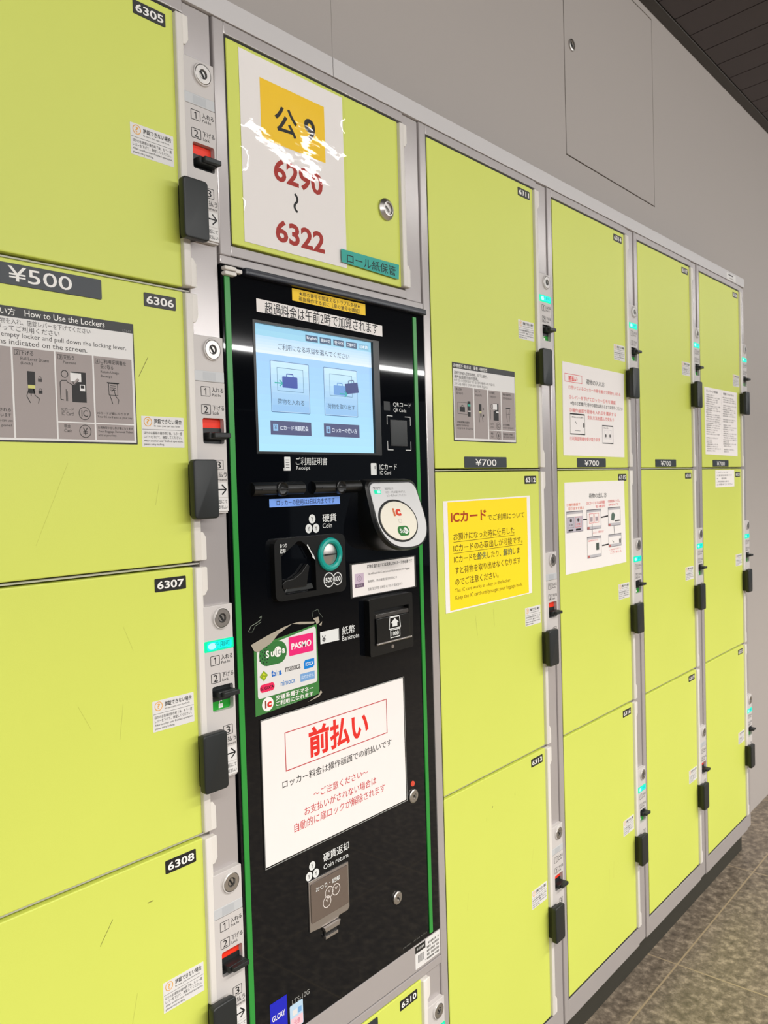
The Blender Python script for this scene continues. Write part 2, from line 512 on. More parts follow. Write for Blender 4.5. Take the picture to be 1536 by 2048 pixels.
def caution_mesh():
    # origin at the key cylinder
    b = B().prism(rrect(284.6, 344.6, -124.4, -87.4, 0.8), -0.25, 0, STICK); y = -0.4
    OR = ink((232, 170, 80))
    b.circ(293.4, -94.2, 5.6, 0.9, y, OR); b.text('?', 291.4, 295.4, -97.4, -91, y, OR, 0.01)
    b.text('施錠できない場合', 302, 341.5, -96.2, -90.2, y, DARKI, 0.012); b.text('In case you can not lock', 302, 338.5, -100.4, -97.6, y, DARKI)
    b.line(285.4, -103.2, 344, -103.2, 0.5, y, ink((120, 120, 120)))
    b.text('ほかのお客様の操作終了後、もう一度', 287.4, 341.6, -109.2, -105.4, y, DARKI); b.text('レバーを下げて、施錠してください。', 287.4, 340.6, -114, -110.2, y, DARKI)
    b.text('After another user finished operation,', 287.4, 342.4, -118.6, -115.4, y, DARKI); b.text('please retry locking.', 287.4, 315.4, -122.8, -119.6, y, DARKI)
    return b.mesh('caution_sticker')


def number_mesh(num):
    b = B().prism(rrect(294.3, 339.3, -25.6, -9.4, 1.4), -0.6, 0, BLACKI, 0.2)
    b.text(num, 297.6, 336.2, -22.4, -12.6, -0.75, WHITEI, 0.022)
    return b.mesh('number_plate')


def price_mesh(t, x0, x1, z0, z1, tx0, tx1, tz0, tz1):
    b = B().prism(rrect(x0, x1, z0, z1, 2), -0.9, 0, SLATE, 0.3)
    b.text(t, tx0, tx1, tz0, tz1, -1.05, WHITEI, 0.004)
    return b.mesh('price_plate')


M_HANDLE, M_MODULE, M_CYL, M_CAUTION = handle_mesh(), lock_module_mesh(), cylinder_mesh(), caution_mesh()
M_LAMP = {v: lamp_mesh(v) for v in (True, False)}
M_LEVER = {v: lever_mesh(v) for v in (True, False)}
M_FLAG = {v: flag_mesh(v) for v in (True, False)}
_trim = {}


def locker(root, num, x, zt, zb, cyl, locked, lit=None, price=None, marks=(), bare=False):
    """one compartment: its door with what sits on it, and the lock module beside it"""
    h = zt - zb; lit = (not locked) if lit is None else lit
    d = put('door', door_mesh(h, marks), root, (x, 0, zt))
    k = round(h, 1)
    if k not in _trim: _trim[k] = trim_mesh(h)
    put('edge_trim', _trim[k], d, (x, 0, zt))
    if bare: return d
    zc = zt - cyl
    put('handle', M_HANDLE, d, (x, 0, zc - 139.5))
    put('number_plate', number_mesh(num), d, (x, 0, zt))
    put('caution_sticker', M_CAUTION, d, (x, 0, zc))
    if price: put('price_plate', price, d, (x, 0, zt))
    m = put('lock_module', M_MODULE, root, (x, 0, zc))
    put('key_cylinder', M_CYL, m, (x, 0, zc)); put('status_lamp', M_LAMP[lit], m, (x, 0, zc))
    put('lock_lever', M_LEVER[locked], m, (x, 0, zc)); put('indicator_flag', M_FLAG[locked], m, (x, 0, zc))
    return d


Z_TOP, Z_BOT, FR_TOP, FR_BOT = 564.6, -1136.3, 583.6, -1187.0


def cabinet(x, label, gaps, lo=FR_BOT, hi=FR_TOP, openings=None, wd=409.2):
    root = put('locker_cabinet', None, None, (x, 0, FR_BOT))
    tag(root, label, 'locker', 'lime green locker columns')
    for z0, z1 in (openings or [(lo, hi)]):
        b = B()
        b.box(x - 20.4, x - 1.8, 0, 100, z0, z1, SILVER, 1.6, 2)                    # hinge stile
        b.box(x + 364, x + wd, 3, 100, z0, z1, SILVER, 1.6, 2)                   # lock stile
        b.box(x - 20.4, x + wd, 80, 100, z0, z1, DARKM)                          # back of the compartments
        a0, a1 = max(z0, Z_BOT - 6), min(z1, Z_TOP + 3.4)
        b.box(x - 2.2, x + 1.6, 1.4, 78, a0, a1, DARKM)                              # black seals, added to darken the shaded gaps round the doors
        b.box(x - 2.0, x + 350, 1.6, 78, a1 - 5, a1, DARKM)
        b.box(x - 2.0, x + 350, 2.4, 78, a0, a0 + 7, DARKM)
        for g0, g1 in gaps:
            if g0 >= z0 - 1 and g1 <= z1 + 1:
                b.box(x - 2.5, x + 365, 0 if abs(g1 - g0) > 12 else 5, 82, g0, g1, SILVER if abs(g1 - g0) > 12 else DIVIDER, 1.2, 2)
        part('frame', b, root, (x, 0, z0))
    return root


# ------------------------------------------------------------------ column with the 500 yen lockers
XA, XB = -860.0, -428.4
A_T = [564.6, 223.2, -118.2, -461.4, -803.0]
A_B = [229.2, -112.2, -455.6, -797.2, Z_BOT]
root = cabinet(XA, 'lime green locker column left of payment terminal, doors 6305 to 6308', [(Z_TOP + 3.4, FR_TOP), (FR_BOT, Z_BOT - 6)] + [(b_ - 4.2, b_ - 1.8) for b_ in A_B[:-1]])
P500 = price_mesh('¥500', 77, 239, -27, -4.6, 132, 203, -23, -7.4)
GREY_SCUFF = (150, 158, 74)
locker(root, '6305', XA, A_T[0], A_B[0], 67, True)
d6306 = locker(root, '6306', XA, A_T[1], A_B[1], 68.5, True, price=P500, marks=[(283.5, -110, 297, -86, 0.8, (140, 140, 66)), (150, -300, 190, -212, .4, (196, 202, 92)), (300, -262, 306, -236, .5, (190, 196, 92))])
locker(root, '6307', XA, A_T[2], A_B[2], 68.5, False, marks=[(205, -170, 190, -140, .5, (196, 202, 92)), (250, -60, 262, -90, .5, (198, 204, 94)), (240, -190, 246, -150, .6, (192, 198, 92))])
locker(root, '6308', XA, A_T[3], A_B[3], 68.5, True, marks=[(205, -74, 222, -50, .7, (120, 120, 60)), (268, -50, 276, -50, 1.2, (140, 140, 66)), (230, -230, 250, -150, .5, (192, 198, 92))])
locker(root, '6309', XA, A_T[4], A_B[4], 68.5, True)

# printed user guide on door 6306
GR, MG, TX = mat('guide_grey', (158, 148, 145), 0.5), ink((70, 66, 66)), ink((54, 52, 52))
b = B(); y = -0.8
b.prism(rrect(-846, -581.7, 33.2, 173.8, 0.6), -0.6, 0, BLACKI)
b.rect(-844.4, -583.2, 35, 162.6, -0.7, STICK)
b.text('ロッカーの使い方', -790, -722, 164.4, 172.2, y, WHITEI, 0.008); b.text('How to Use the Lockers', -712, -619, 165.2, 171.8, y, WHITEI, 0.004)
b.text('LTS-01', -596, -586, 163.6, 166, y, ink((150, 150, 150)))
b.text('あいているロッカーに荷物を入れ、施錠レバーを下げてください', -800, -637, 155.4, 161.4, y, MG)
b.text('画面の指示にしたがってご利用ください', -800, -674, 148.2, 154.4, y, MG)
b.text('Put luggage into an empty locker and pull down the locking lever.', -800, -592.4, 140.6, 147, y, MG)
b.text('Follow the actions indicated on the screen.', -800, -642, 134.2, 139.8, y, MG)
for x0, x1 in ((-842, -728.6), (-726.6, -681.4), (-679.6, -636.4), (-634.4, -586)):
    b.rect(x0, x1, 37.4, 131.8, y, GR)
y2 = -0.95
b.rect(-679.6, -636.4, 55.2, 56.6, y2, STICK); b.rect(-634.4, -586, 55.2, 56.6, y2, STICK)


def step(n, jp, en, x, z, wj, we, jp2=None):
    b.frame(x - 6.4, x - 1, z - 5.4, z, 0.4, y2, TX); b.text(n, x - 5, x - 2.6, z - 4.6, z - .9, y2, TX)
    b.text(jp, x, x + wj, z - 5, z, y2, TX, 0.006)
    zz = z - 6
    if jp2: b.text(jp2, x, x + 16, zz - 5, zz, y2, TX, 0.006); zz -= 6
    for k, l in enumerate(en): b.text(l, x, x + we[k], zz - 4.4 - 5 * k, zz - .8 - 5 * k, y2, MG)


step('2', '下げる', ['Pull Lever Down', '(Lock)'], -718.5, 129.4, 14, (31, 13))
step('3', '支払う', ['Payment'], -671, 129.4, 13, (15,))
step('4', 'ご利用証明書を', ['Retain Usage', 'Receipt'], -626.4, 129.0, 33, (23, 14), '受け取る')
step('1', '入れる', ['Put In'], -765, 129.4, 14, (14,))
K = ink((38, 37, 37))
b.rect(-712, -703.6, 93.6, 108, y2, K); b.rect(-711.6, -704, 90, 93.6, y2, ink((206, 204, 120))); b.rect(-711.6, -704.2, 84.6, 90, y2, K)
b.poly([(-711.4, 88), (-713.4, 81.6), (-709.6, 74.6)], .7, y2, K); b.poly([(-708.8, 90), (-708.6, 82)], .7, y2 - .1, K); b.poly([(-706, 90), (-704.4, 83), (-699.8, 79.6), (-701, 74.6)], .7, y2, K)
for zz in (97.6, 85): b.rect(-700.4, -696, zz, zz + 3.4, y2, K if zz < 90 else MG); b.poly([(-699.6, zz + 3.4), (-699.2, zz + 5.4), (-697.2, zz + 5.4), (-696.8, zz + 3.4)], .5, y2, K)
b.circ(-670, 108.4, 4.2, .8, y2, K); b.poly([(-667.6, 101.6), (-673.6, 101.2), (-675.6, 99), (-675.4, 80.6), (-671.8, 80)], .8, y2, K); b.poly([(-669, 79), (-669, 92)], .6, y2, K); b.poly([(-667.6, 79), (-667.6, 90)], .6, y2, K)
b.rect(-662, -645, 78.4, 111.8, y2, K); b.rect(-663.6, -650.6, 101, 110.4, y2 - .05, STICK); b.poly([(-667.6, 101.6), (-660, 98), (-654, 104)], 3.0, y2 - .1, GR)
b.poly([(-667.6, 100.2), (-660, 96.6), (-654, 102.6)], .6, y2 - .15, K); b.rect(-652.6, -646.4, 91, 98, y2 - .1, STICK); b.rect(-651.6, -647.4, 94, 97.2, y2 - .15, K)
b.rect(-619, -603.6, 102.2, 103.4, y2, K); b.frame(-617.2, -605.4, 88.6, 102.4, .6, y2, K)
for k in range(3): b.line(-615, 99.6 - 2.4 * k, -608, 99.6 - 2.4 * k, .5, y2, K)
b.poly([(-616, 89), (-613.4, 82), (-612.6, 79)], .7, y2, K); b.poly([(-613.4, 93), (-610.4, 96), (-608.6, 88), (-604.6, 84), (-605.8, 79)], .7, y2, K)
b.text('ICカード', -675, -661, 68.2, 71.8, y2, TX); b.text('IC Card', -675, -661.4, 63.4, 67.2, y2, TX)
b.circ(-648, 66.4, 7.2, .7, y2, TX); b.text('IC', -651.8, -644.2, 62.8, 70, y2, TX)
b.text('現金', -673, -665.4, 49.8, 53.4, y2, TX); b.text('Cash', -673, -664, 45, 48.6, y2, TX); b.circ(-648, 46.6, 7.2, .7, y2, TX); b.text('¥', -651, -645, 42.4, 50.6, y2, TX)
b.text('ICカードが鍵になります', -632.4, -592, 66.4, 69.4, y2, TX); b.text('Your IC card acts as your key', -632.4, -588, 61.8, 65, y2, MG)
b.text('お荷物取り出し券が鍵になります', -632.4, -587.6, 49.8, 52.8, y2, TX); b.text('Your Baggage Removal Ticket', -632.4, -587.6, 45.2, 48.4, y2, MG); b.text('acts as your key.', -632.4, -609, 41, 44.2, y2, MG)
b.text('画面に表示される', -765, -731, 64, 68.4, y2, TX); b.text('案内にしたがいます', -765, -731, 58.6, 62.8, y2, TX); b.text('When locking, you can use', -772, -729.6, 53, 56.6, y2, MG); b.text('the screen panel', -765, -731, 48, 51.4, y2, MG)
part('instruction_plate', b, d6306, (-714, 0, 103))

# ------------------------------------------------------------------ column with the terminal: service door above, locker 6310 below
root = cabinet(XB, 'grey cabinet around the payment terminal, unnumbered top door with round lock, locker 6310 beneath',
               [(Z_TOP + 3.4, FR_TOP), (282, 295.6), (FR_BOT, Z_BOT - 6)], openings=[(281, FR_TOP), (FR_BOT, -835)], wd=407.4)
for y0_, y1_, z0_, z1_ in ((0, 100, -834.2, -789.2), (-0.6, 100, -849.4, -835.4), (0.5, 100, 269.5, 281.0)):
    part('cross_rail', B().box(XB - 20.4, XB + 407.4, y0_, y1_, z0_, z1_, SILVER, 1.3), root, (XB, 0, z0_))
d = locker(root, '', XB, Z_TOP, 298.5, 0, True, bare=True)
b = B().revolve(-113.5, 415.5, [(17.5, 0), (17.2, -3.2), (15.6, -4.6), (11.4, -7.4), (9.6, -7.6), (9.2, -5), (0, -4.6)], CHROME, 40)
b.line(-118, 420, -109, 411, 3.4, -5.6, STEEL); b.line(-117.4, 419, -109.6, 411.4, 1.2, -5.8, DARKM)
part('cam_lock', b, d, (-113.5, 0, 415.5))
P500B = price_mesh('¥500', 77, 239, -27, -4.6, 132, 203, -23, -7.4)
locker(root, '6310', XB, -852.4, Z_BOT, 68.5, False, price=P500B)
b = B().prism(rrect(-91.4, -23.6, -829.5, -790.4, 0.5), -0.4, 0, STICK); y = -0.6
b.rect(-91.4, -64, -803, -791, y, BLACKI); [b.rect(-87 + 4.2 * k, -84 + 4.2 * k, -799, -795, y - .1, ink((170, 170, 168))) for k in range(5)]
for k in range(9): b.rect(-84 + 1.9 * k, -84 + 1.9 * k + (0.6 if k % 3 else 1.2), -821, -808, y, DARKI)
for k in range(5):
    for q in range(9):
        if (k * 5 + q * 3) % 7: b.rect(-60 + 3.8 * q, -57.4 + 3.8 * q, -800.5 - 6.4 * k, -796.8 - 6.4 * k, y, ink((120, 118, 116)))
b.line(-66, -824, -34, -824, .6, y, MG)
part('rating_label', b, root, (-57, 0, -810))

# ------------------------------------------------------------------ 700 yen columns
C_T = [Z_TOP, -3.0, -572.6]; C_B = [3.0, -566.8, Z_BOT]; C_CYL = [182, 185, 188]


def col700(x, label, first, states, marks=((), (), ())):
    r = cabinet(x, label, [(Z_TOP + 3.4, FR_TOP), (FR_BOT, Z_BOT - 6)] + [(b_ - 4.2, b_ - 1.8) for b_ in C_B[:-1]])
    pr = price_mesh('¥700', 87.4, 228.6, -560.4, -540.4, 122, 192, -557.4, -544.6)
    ds = []
    for i in range(3):
        ds.append(locker(r, str(first + i), x, C_T[i], C_B[i], C_CYL[i], not states[i], price=pr if i == 0 else None, marks=marks[i]))
    return r, ds


S1 = (200, 205, 96)
rc, dC = col700(0.0, 'lime green locker column right of payment terminal, doors 6311 to 6313', 6311, (True, False, False),
                (((300, -520, 310, -498, .5, S1),), ((110, -262, 116, -300, .4, (170, 174, 84)), (170, -258, 173, -290, .4, (170, 174, 84)), (250, -60, 262, -28, .3, S1)), ((150, -62, 152, -58, 1.2, (110, 112, 58)), (130, -80, 131, -73, .6, (130, 134, 66)), (230, -62, 231, -57, .7, (130, 134, 66)), (60, -220, 66, -190, .5, S1), (285, -230, 296, -190, .5, S1))))
rd, dD = col700(430.0, 'lime green locker column with two white posters on it, doors 6314 to 6316', 6314, (True, True, True),
                ((), (), ((200, -420, 206, -360, .7, S1), (226, -390, 230, -350, .7, S1))))
re_, dE = col700(860.0, 'lime green locker column with no posters, second from the wall end, doors 6317 to 6319', 6317, (True, True, False))
rf, dF = col700(1290.0, 'lime green locker column at the wall end of row, doors 6320 to 6322', 6320, (True, True, True))

# printed guide on door 6311
b = B(); y = -0.8
b.prism(rrect(57.4, 265.8, 51.4, 190.6, 0.6), -0.6, 0, BLACKI); b.rect(58.8, 264.4, 53.4, 180.2, -0.7, STICK)
b.text('存物柜使用方法　물품 사용방법', 60.5, 168, 182, 188.4, y, WHITEI, 0.01)
b.text('请将行李放入空的存物柜，拉下上锁杆。', 62, 168, 169.6, 175.8, y, TX, .005); b.text('请按画面提示操作使用。', 62, 138, 162.6, 168.8, y, TX, .005)
b.text('비어 있는 보관함에 짐을 넣고 잠금장치 레버를 내려 주십시오.', 62, 194, 157, 162, y, MG); b.text('그런 다음 화면의 조작에 따라 이용해 주십시오.', 62, 170, 150.6, 155.6, y, MG)
for x0, x1 in ((61.4, 119.4), (123.4, 166.4), (170.2, 212.4), (216, 262.6)): b.rect(x0, x1, 57.4, 148.6, y, GR)
b.rect(170.2, 212.4, 73.6, 74.8, y2, STICK); b.rect(216, 262.6, 73.6, 74.8, y2, STICK)
for x0, t, u in ((66, '放入行李', '짐을 넣습니다'), (126, '拉下', '잠급니다'), (174, '付款', '지불합니다'), (220, '领取使用证明书', '증명서를 받습니다')):
    k = 28 if x0 > 200 else 18
    b.text(t, x0, x0 + k, 141.6, 146, y2, TX, .006); b.text(u, x0 + 1, x0 + k + 4, 134.6, 139, y2, MG)
b.frame(70.4, 101, 100, 121, .6, y2, MG); b.rect(77, 92.6, 104, 113, y2, K); b.poly([(81.6, 113), (82.6, 116), (87.4, 116), (88.4, 113)], .8, y2, K)
b.rect(101.6, 110.4, 96.4, 124, y2, K); b.rect(101.6, 110.4, 114.6, 118.6, y2 - .05, ink((60, 170, 150))); b.rect(101.6, 110.4, 105, 107, y2 - .05, STICK)
b.poly([(69.6, 108), (74, 108)], 1.2, y2, ink((60, 170, 150)))
b.rect(138, 146, 108, 121, y2, K); b.rect(138.6, 145.4, 104, 108, y2, ink((206, 204, 150))); b.poly([(138, 105), (137.6, 96), (139.6, 88)], .9, y2, K); b.poly([(141.8, 106), (142, 97)], .9, y2, K); b.poly([(145, 104), (148, 96), (150.6, 89)], .9, y2, K); b.rect(150, 154, 98.6, 102.4, y2, K); b.rect(150, 153.6, 110.6, 114, y2, MG)
b.rect(186.6, 204, 93, 125, y2, K); b.rect(184.6, 199, 113, 124, y2 - .05, STICK); b.rect(195.6, 204, 107.4, 110, y2 - .05, STICK); b.circ(180.6, 119, 4, .8, y2, MG); b.poly([(177, 112), (176.4, 94)], .8, y2, MG); b.poly([(184, 110), (191.6, 113)], 2, y2 - .1, GR)
b.rect(229.6, 246, 117.6, 119, y2, K); b.frame(231, 244.6, 106, 117.6, .6, y2, MG); b.poly([(232, 105), (234.6, 92)], .9, y2, K); b.poly([(239, 110), (243, 102), (241.6, 92)], .9, y2, K)
b.text('按画面提示操作', 68, 106, 83.4, 87.4, y2, TX, .006); b.text('화면의 안내에 따라', 66, 104, 77.6, 81.6, y2, MG); b.text('이용하여 주십시오', 68, 118, 72.4, 76.4, y2, MG)
b.text('IC卡', 176, 186, 84, 88, y2, TX); b.text('IC카드', 176, 186, 78.4, 82, y2, MG); b.circ(202, 83, 7, .7, y2, TX); b.text('IC', 198.6, 205.4, 79.8, 86.4, y2, TX)
b.text('现金', 176, 184, 66.4, 70.4, y2, TX, .006); b.text('현금', 176, 184, 60.8, 64.4, y2, MG); b.circ(202, 65, 7, .7, y2, TX); b.text('¥', 199, 205, 61, 69, y2, TX)
b.text('IC卡为钥匙', 219, 243, 84, 88, y2, TX, .006); b.text('IC카드가 열쇠입니다', 219, 256, 78.4, 82, y2, MG); b.text('取物券为钥匙', 219, 253, 66, 70, y2, TX, .006); b.text('물품 인출권이 열쇠입니다', 219, 261, 60.6, 64.4, y2, MG)
part('instruction_plate', b, dC[0], (161, 0, 121))

# ------------------------------------------------------------------ filler strips over the cabinets, kick plate
t1 = part('filler_strip', B().box(-881, -226.6, -1.2, 70, 584.4, 612.6, FILL, 0.8), None, (-881, 0, 584))
tag(t1, 'pale grey filler strip over terminal cabinet and 500 yen locker column', 'filler strip', 'filler strips over the lockers')
e = put('filler_strip', None, None, (-225.6, 0, 584))
tag(e, 'pale grey filler strip over the 700 yen columns with small label at wall end', 'filler strip', 'filler strips over the lockers')
part('strip_panel', B().box(-225.6, 1699.2, -1.2, 70, 584.4, 612.6, FILL, 0.8), e, (-225.6, 0, 584))
b = B().prism(rrect(1526, 1612, 586.4, 606.4, .4), -1.6, -1.2, STICK); b.rect(1542, 1586, 599.4, 603.2, -1.75, MG); b.rect(1546, 1590, 590.6, 593.4, -1.75, ink((170, 166, 160)))
part('small_label', b, e, (1569, 0, 596))
tag(part('kick_plate', B().box(-881, 1698, 33, 98, FLOOR, FR_BOT - 0.5, KICK, 0.8), None, (0, 45, FLOOR)), 'dark recessed kick plate under the whole row of lockers', 'kick plate')

# ------------------------------------------------------------------ payment terminal
term = put('payment_terminal', None, None, (-236, 0, -788))
tag(term, 'black payment terminal with touch screen, green side strips and card reader', 'payment terminal')
b = B(); y = -0.3
XL, XR, ZB, ZT = -448.6, -22.4, -788.4, 268.6
SX0, SX1, SZ0, SZ1 = -394, -141.5, 26.4, 202.6          # opening for the screen
b.holed([(XL, ZB), (XR, ZB), (XR, ZT), (XL, ZT)], [(SX0, SZ0), (SX1, SZ0), (SX1, SZ1), (SX0, SZ1)], 0, 60, PANELB)
b.rect(SX0 - 5, SX1 + 5, SZ0 - 5, SZ1 + 5, 50, DARKM)
WI = ink((226, 228, 226))
# legends printed on the panel
b.text('QRコード', -108, -61, 102.8, 110.6, y, WI); b.text('QR Code', -107.4, -75, 94.2, 100.6, y, WI)
for sx, sz in ((0, 0), (1, 0), (0, 1), (1, 1)):
    x0 = -124.4 if sx == 0 else -65; z0 = 33.4 if sz == 0 else 87.8; dx = 14 if sx == 0 else -14; dz = 14 if sz == 0 else -14
    b.poly([(x0, z0 + dz), (x0, z0)], 1.1, y, WI); b.poly([(x0, z0), (x0 + dx, z0)], 1.1, y, WI)
b.rect(-349, -337.6, 1.2, 20.4, y, WI, 1); b.rect(-350.6, -348, 1.2, 5, y, WI)
for k in range(4): b.line(-346.6, 16 - 3.4 * k, -339.8, 16 - 3.4 * k, .8, y - .1, DARKI)
b.text('ご利用証明書', -327, -264, 9, 20, y, WI); b.text('Receipt', -326.6, -299.6, 1.2, 7.4, y, WI)
b.rect(-167, -153.4, -6.6, 12, y, WI, 1.4); b.rect(-158, -156.6, 3, 8, y - .1, DARKI)
b.text('ICカード', -145.6, -103.4, 1.6, 11, y, WI); b.text('IC Card', -145.4, -118.6, -6, -.2, y, WI)


def coins(cx, zt, k):
    for dx, dz in ((0, 0), (-7.2, -13.4), (7.2, -13.6)):
        b.flat(ell(cx + dx * k, zt - 6.4 * k + dz * k, 6.5 * k), y - (.05 if dx else .1), WI)
        b.text('Y', cx + (dx - 2.4) * k, cx + (dx + 2.4) * k, zt + (dz - 9.6) * k, zt + (dz - 3.6) * k, y - .15, DARKI, .01)


coins(-298.6, -62, 1.02); coins(-320.6, -561.5, 0.98)
b.text('硬貨', -277.6, -248, -74.4, -62.6, y, WI, .01); b.text('Coin', -277.6, -258, -83, -76.4, y, WI)
b.rect(-289.6, -250, -252, -234.2, y, WI, .6); b.text('¥', -286.4, -278.4, -249.6, -240, y - .1, DARKI, .006); b.rect(-252, -250, -251, -235, y - .05, ink((170, 172, 170)))
b.text('紙幣', -243.6, -215, -246, -233.4, y, WI, .008); b.text('Banknote', -243.4, -205.6, -254.8, -247.2, y, WI)
b.text('硬貨返却', -297.8, -242.6, -571.4, -558.6, y, WI, .01); b.text('Coin return', -297.8, -245, -582.4, -575, y, WI)
b.text('LTS-10G', -368, -334, -748.6, -741.6, y, ink((150, 150, 146))); [b.rect(-122 + 3.2 * k, -122 + 3.2 * k + 1.6 + .6 * (k % 2), -780.4, -778, y, ink((84, 84, 80))) for k in range(20) if k not in (7, 14)]
b.prism(rrect(-131, -116.2, 96.2, 110.6, .4), -0.15, 0, ink((52, 54, 56)))
part('front_panel', b, term, (-236, 0, -788))
for x0, x1, zt, zb in ((-444.6, -435.8, 257, -786), (-51.8, -43.0, 254, -785)):
    part('accent_strip', B().prism(rrect(x0, x1, zb, zt, .5), -1.6, 0, GREENS, .6), term, (x0, 0, zb))
part('top_lip', B().prism(rrect(-414, -23.6, 259.2, 268.8, 2), -9, 0.5, NAVY, 2.5, 3), term, (-219, 0, 262))
b = B()
for zz, r in ((263.5, 4), (257, 3.4)):
    t = ell(-438 if r == 4 else -437, zz, 9, 3.2, 24)
    b.prism(rrect(-448, -428, zz - 2.6, zz + 2.6, 2.4), -7.5, 1, WHITEP, 1.4, 3)
b.prism(rrect(-428.6, -417, 259.6, 265, 1.6), -5.5, 1, WHITEP, 1.2)
part('hinge', b, term, (-436, 0, 260))

# screen
bz = part('screen_bezel', B().holed([(-398.4, 24.4), (-139.4, 24.4), (-139.4, 204.4), (-398.4, 204.4)], [(-394.6, 27.6), (-153.6, 27.6), (-153.6, 201), (-394.6, 201)], -0.5, 9, HOUSB), term, (-268, 0, 114))
b = B(); y0 = 4.0


def grad(x0, x1, z0, z1, c0, c1, n=6, yy=y0):
    for k in range(n):
        t = (k + .5) / n; c = tuple(round(c0[i] * (1 - t) + c1[i] * t) for i in range(3))
        b.rect(x0, x1, z0 + (z1 - z0) * k / n, z0 + (z1 - z0) * (k + 1) / n, yy, em(c))


grad(-395.4, -153, 27, 161.8, (180, 234, 255), (160, 206, 248), 12)
grad(-395.4, -153, 161.8, 185.6, (232, 244, 255), (186, 222, 250), 6); grad(-395.4, -153, 185.6, 201.6, (160, 216, 238), (150, 206, 236), 2)
y1, yb = y0 - .25, y0 - .5
BTN, TXS, DKB = em((70, 92, 122)), em((72, 98, 128)), em((88, 92, 128))
for t, x0, x1, c in (('English', -296.4, -271.6, BTN), ('简体中文', -267.6, -243.6, BTN), ('한국어', -238.8, -215.6, BTN), ('繁體中文', -210.8, -187, BTN), ('日本語', -182.6, -159.8, em((132, 186, 214)))):
    b.rect(x0, x1, 187.4, 196.4, y1, c); b.text(t, x0 + 2.4, x1 - 2.4, 189.4, 194.6, yb, em((238, 246, 252)), .012)
b.text('ご利用になる項目を選んでください', -350, -204.6, 169.4, 178, y1, em((66, 84, 112)), .003)
for x0, x1, ix in ((-366.2, -291.6, 0), (-261.8, -188.6, 1)):
    b.rect(x0, x1, 82.2, 153.6, y1, em((74, 118, 170)), 1.5)
    b.rect(x0 + .9, x1 - .9, 83.2, 152.8, y1 - .1, em((196, 226, 250)), 1.2)
    grad(x0 + 1.6, x1 - 1.6, 84, 152, (150, 196, 240), (204, 238, 252), 8, y1 - .15)
    b.frame(x0 + 12, x1 - 12, 112.2, 144.8, .8, yb - .1, em((96, 142, 178)))
AR = em((40, 178, 168))


def bag(cx, cz, k, c, a=0):
    q = lambda px, pz: (cx + k * (px * math.cos(a) - pz * math.sin(a)), cz + k * (px * math.sin(a) + pz * math.cos(a)))
    b.flat([q(*p) for p in rrect(-14.5, 14.5, -8.2, 7.4, 1.4)], yb - .2, c); b.poly([q(-6.4, 7), q(-5.8, 11.2), q(5.8, 11.2), q(6.4, 7)], 1.5 * k, yb - .2, c)


bag(-330, 125.6, 1, em((56, 82, 168)))
b.line(-359, 123, -347, 123, 1.7, yb - .3, AR); b.poly([(-350, 127.4), (-344.4, 123), (-350, 118.6)], 1.8, yb - .3, AR)
bag(-228, 121.4, .92, em((110, 160, 220))); bag(-201.6, 126.4, 1.0, em((58, 72, 130)), .14)
b.line(-229, 116.2, -215, 116.2, 1.7, yb - .3, AR); b.poly([(-218, 120.6), (-212.4, 116.2), (-218, 111.8)], 1.8, yb - .3, AR)
b.text('荷物を入れる', -354.6, -303.6, 93.8, 101.6, yb - .2, TXS, .003); b.text('荷物を取り出す', -255.6, -195.6, 92.8, 100.4, yb - .2, TXS, .003)
for x0, x1, t, s_ in ((-368.8, -290.4, 'ICカード残額照会', '¥'), (-264.4, -186.6, 'ロッカーの使い方', 'i')):
    b.rect(x0, x1, 51.2, 70.6, y1, DKB); b.rect(x0 + 4.6, x0 + 13.6, 56.4, 66, yb, em((150, 196, 236))); b.text(s_, x0 + 7, x0 + 11.4, 57.8, 64.8, yb - .1, DKB)
    b.text(t, x0 + 17, x1 - 6, 57.6, 64.6, yb, em((232, 240, 252)), .012)
tag(part('screen', b, bz, (-275, 0, 114)), 'glowing light blue touch screen menu')

# labels stuck on the panel
b = B().prism(rrect(-323.8, -169, 240.4, 257.6, .4), -0.4, 0, mat('yellow_label', (250, 206, 20), .5)); BR = ink((90, 70, 20))
b.text('★扉の番号を間違えるトラブル多発★', -311, -181, 249, 255.4, -.55, BR, .008); b.text('画面操作する前に［扉の番号を確認］', -311, -183, 241.8, 248, -.55, BR, .008)
tag(part('warning_label', b, term, (-246, 0, 249)), 'yellow warning label strip above the screen')
b = B().flat([(-390.6, 215.6), (-130, 212.4), (-130, 229.6), (-390.6, 233.2)], -.4, PAPER)
b.text('超過料金は午前2時で加算されます', -376, -141, 214.4, 231.4, -.55, ink((24, 24, 28)), .002)
tag(part('fee_label', b, term, (-260, 0, 222)), 'white label strip with black writing above the screen')
b = B().flat(rrect(-379.4, -239.6, -49, -37.6), -.35, mat('blue_label', (118, 164, 246), .5)); b.text('ロッカーの使用は3日以内までです', -366, -251, -47.4, -39, -.5, ink((38, 48, 84)), .002)
tag(part('limit_label', b, term, (-309, 0, -43)), 'light blue label strip below the receipt slots')
b = B().flat(rrect(-408.8, -377.6, -776, -728), -.3, mat('blue_maker_plate', (20, 30, 190), .4)); b.text('GLORY', -405.4, -381.6, -754.6, -746.6, -.45, WHITEI, .02)
part('maker_plate', b, term, (-393, 0, -750))
b = B().prism(rrect(-372.8, -347.6, -784, -749, 2), -.4, 0, mat('pale_sticker', (186, 214, 236), .5))
b.rect(-372, -348.4, -783, -768, -.5, mat('pink_sticker', (240, 196, 206), .5), 1.5); b.rect(-368, -359, -765, -757, -.5, STICK); b.rect(-357, -350.6, -765, -757, -.5, ink((120, 170, 220)))
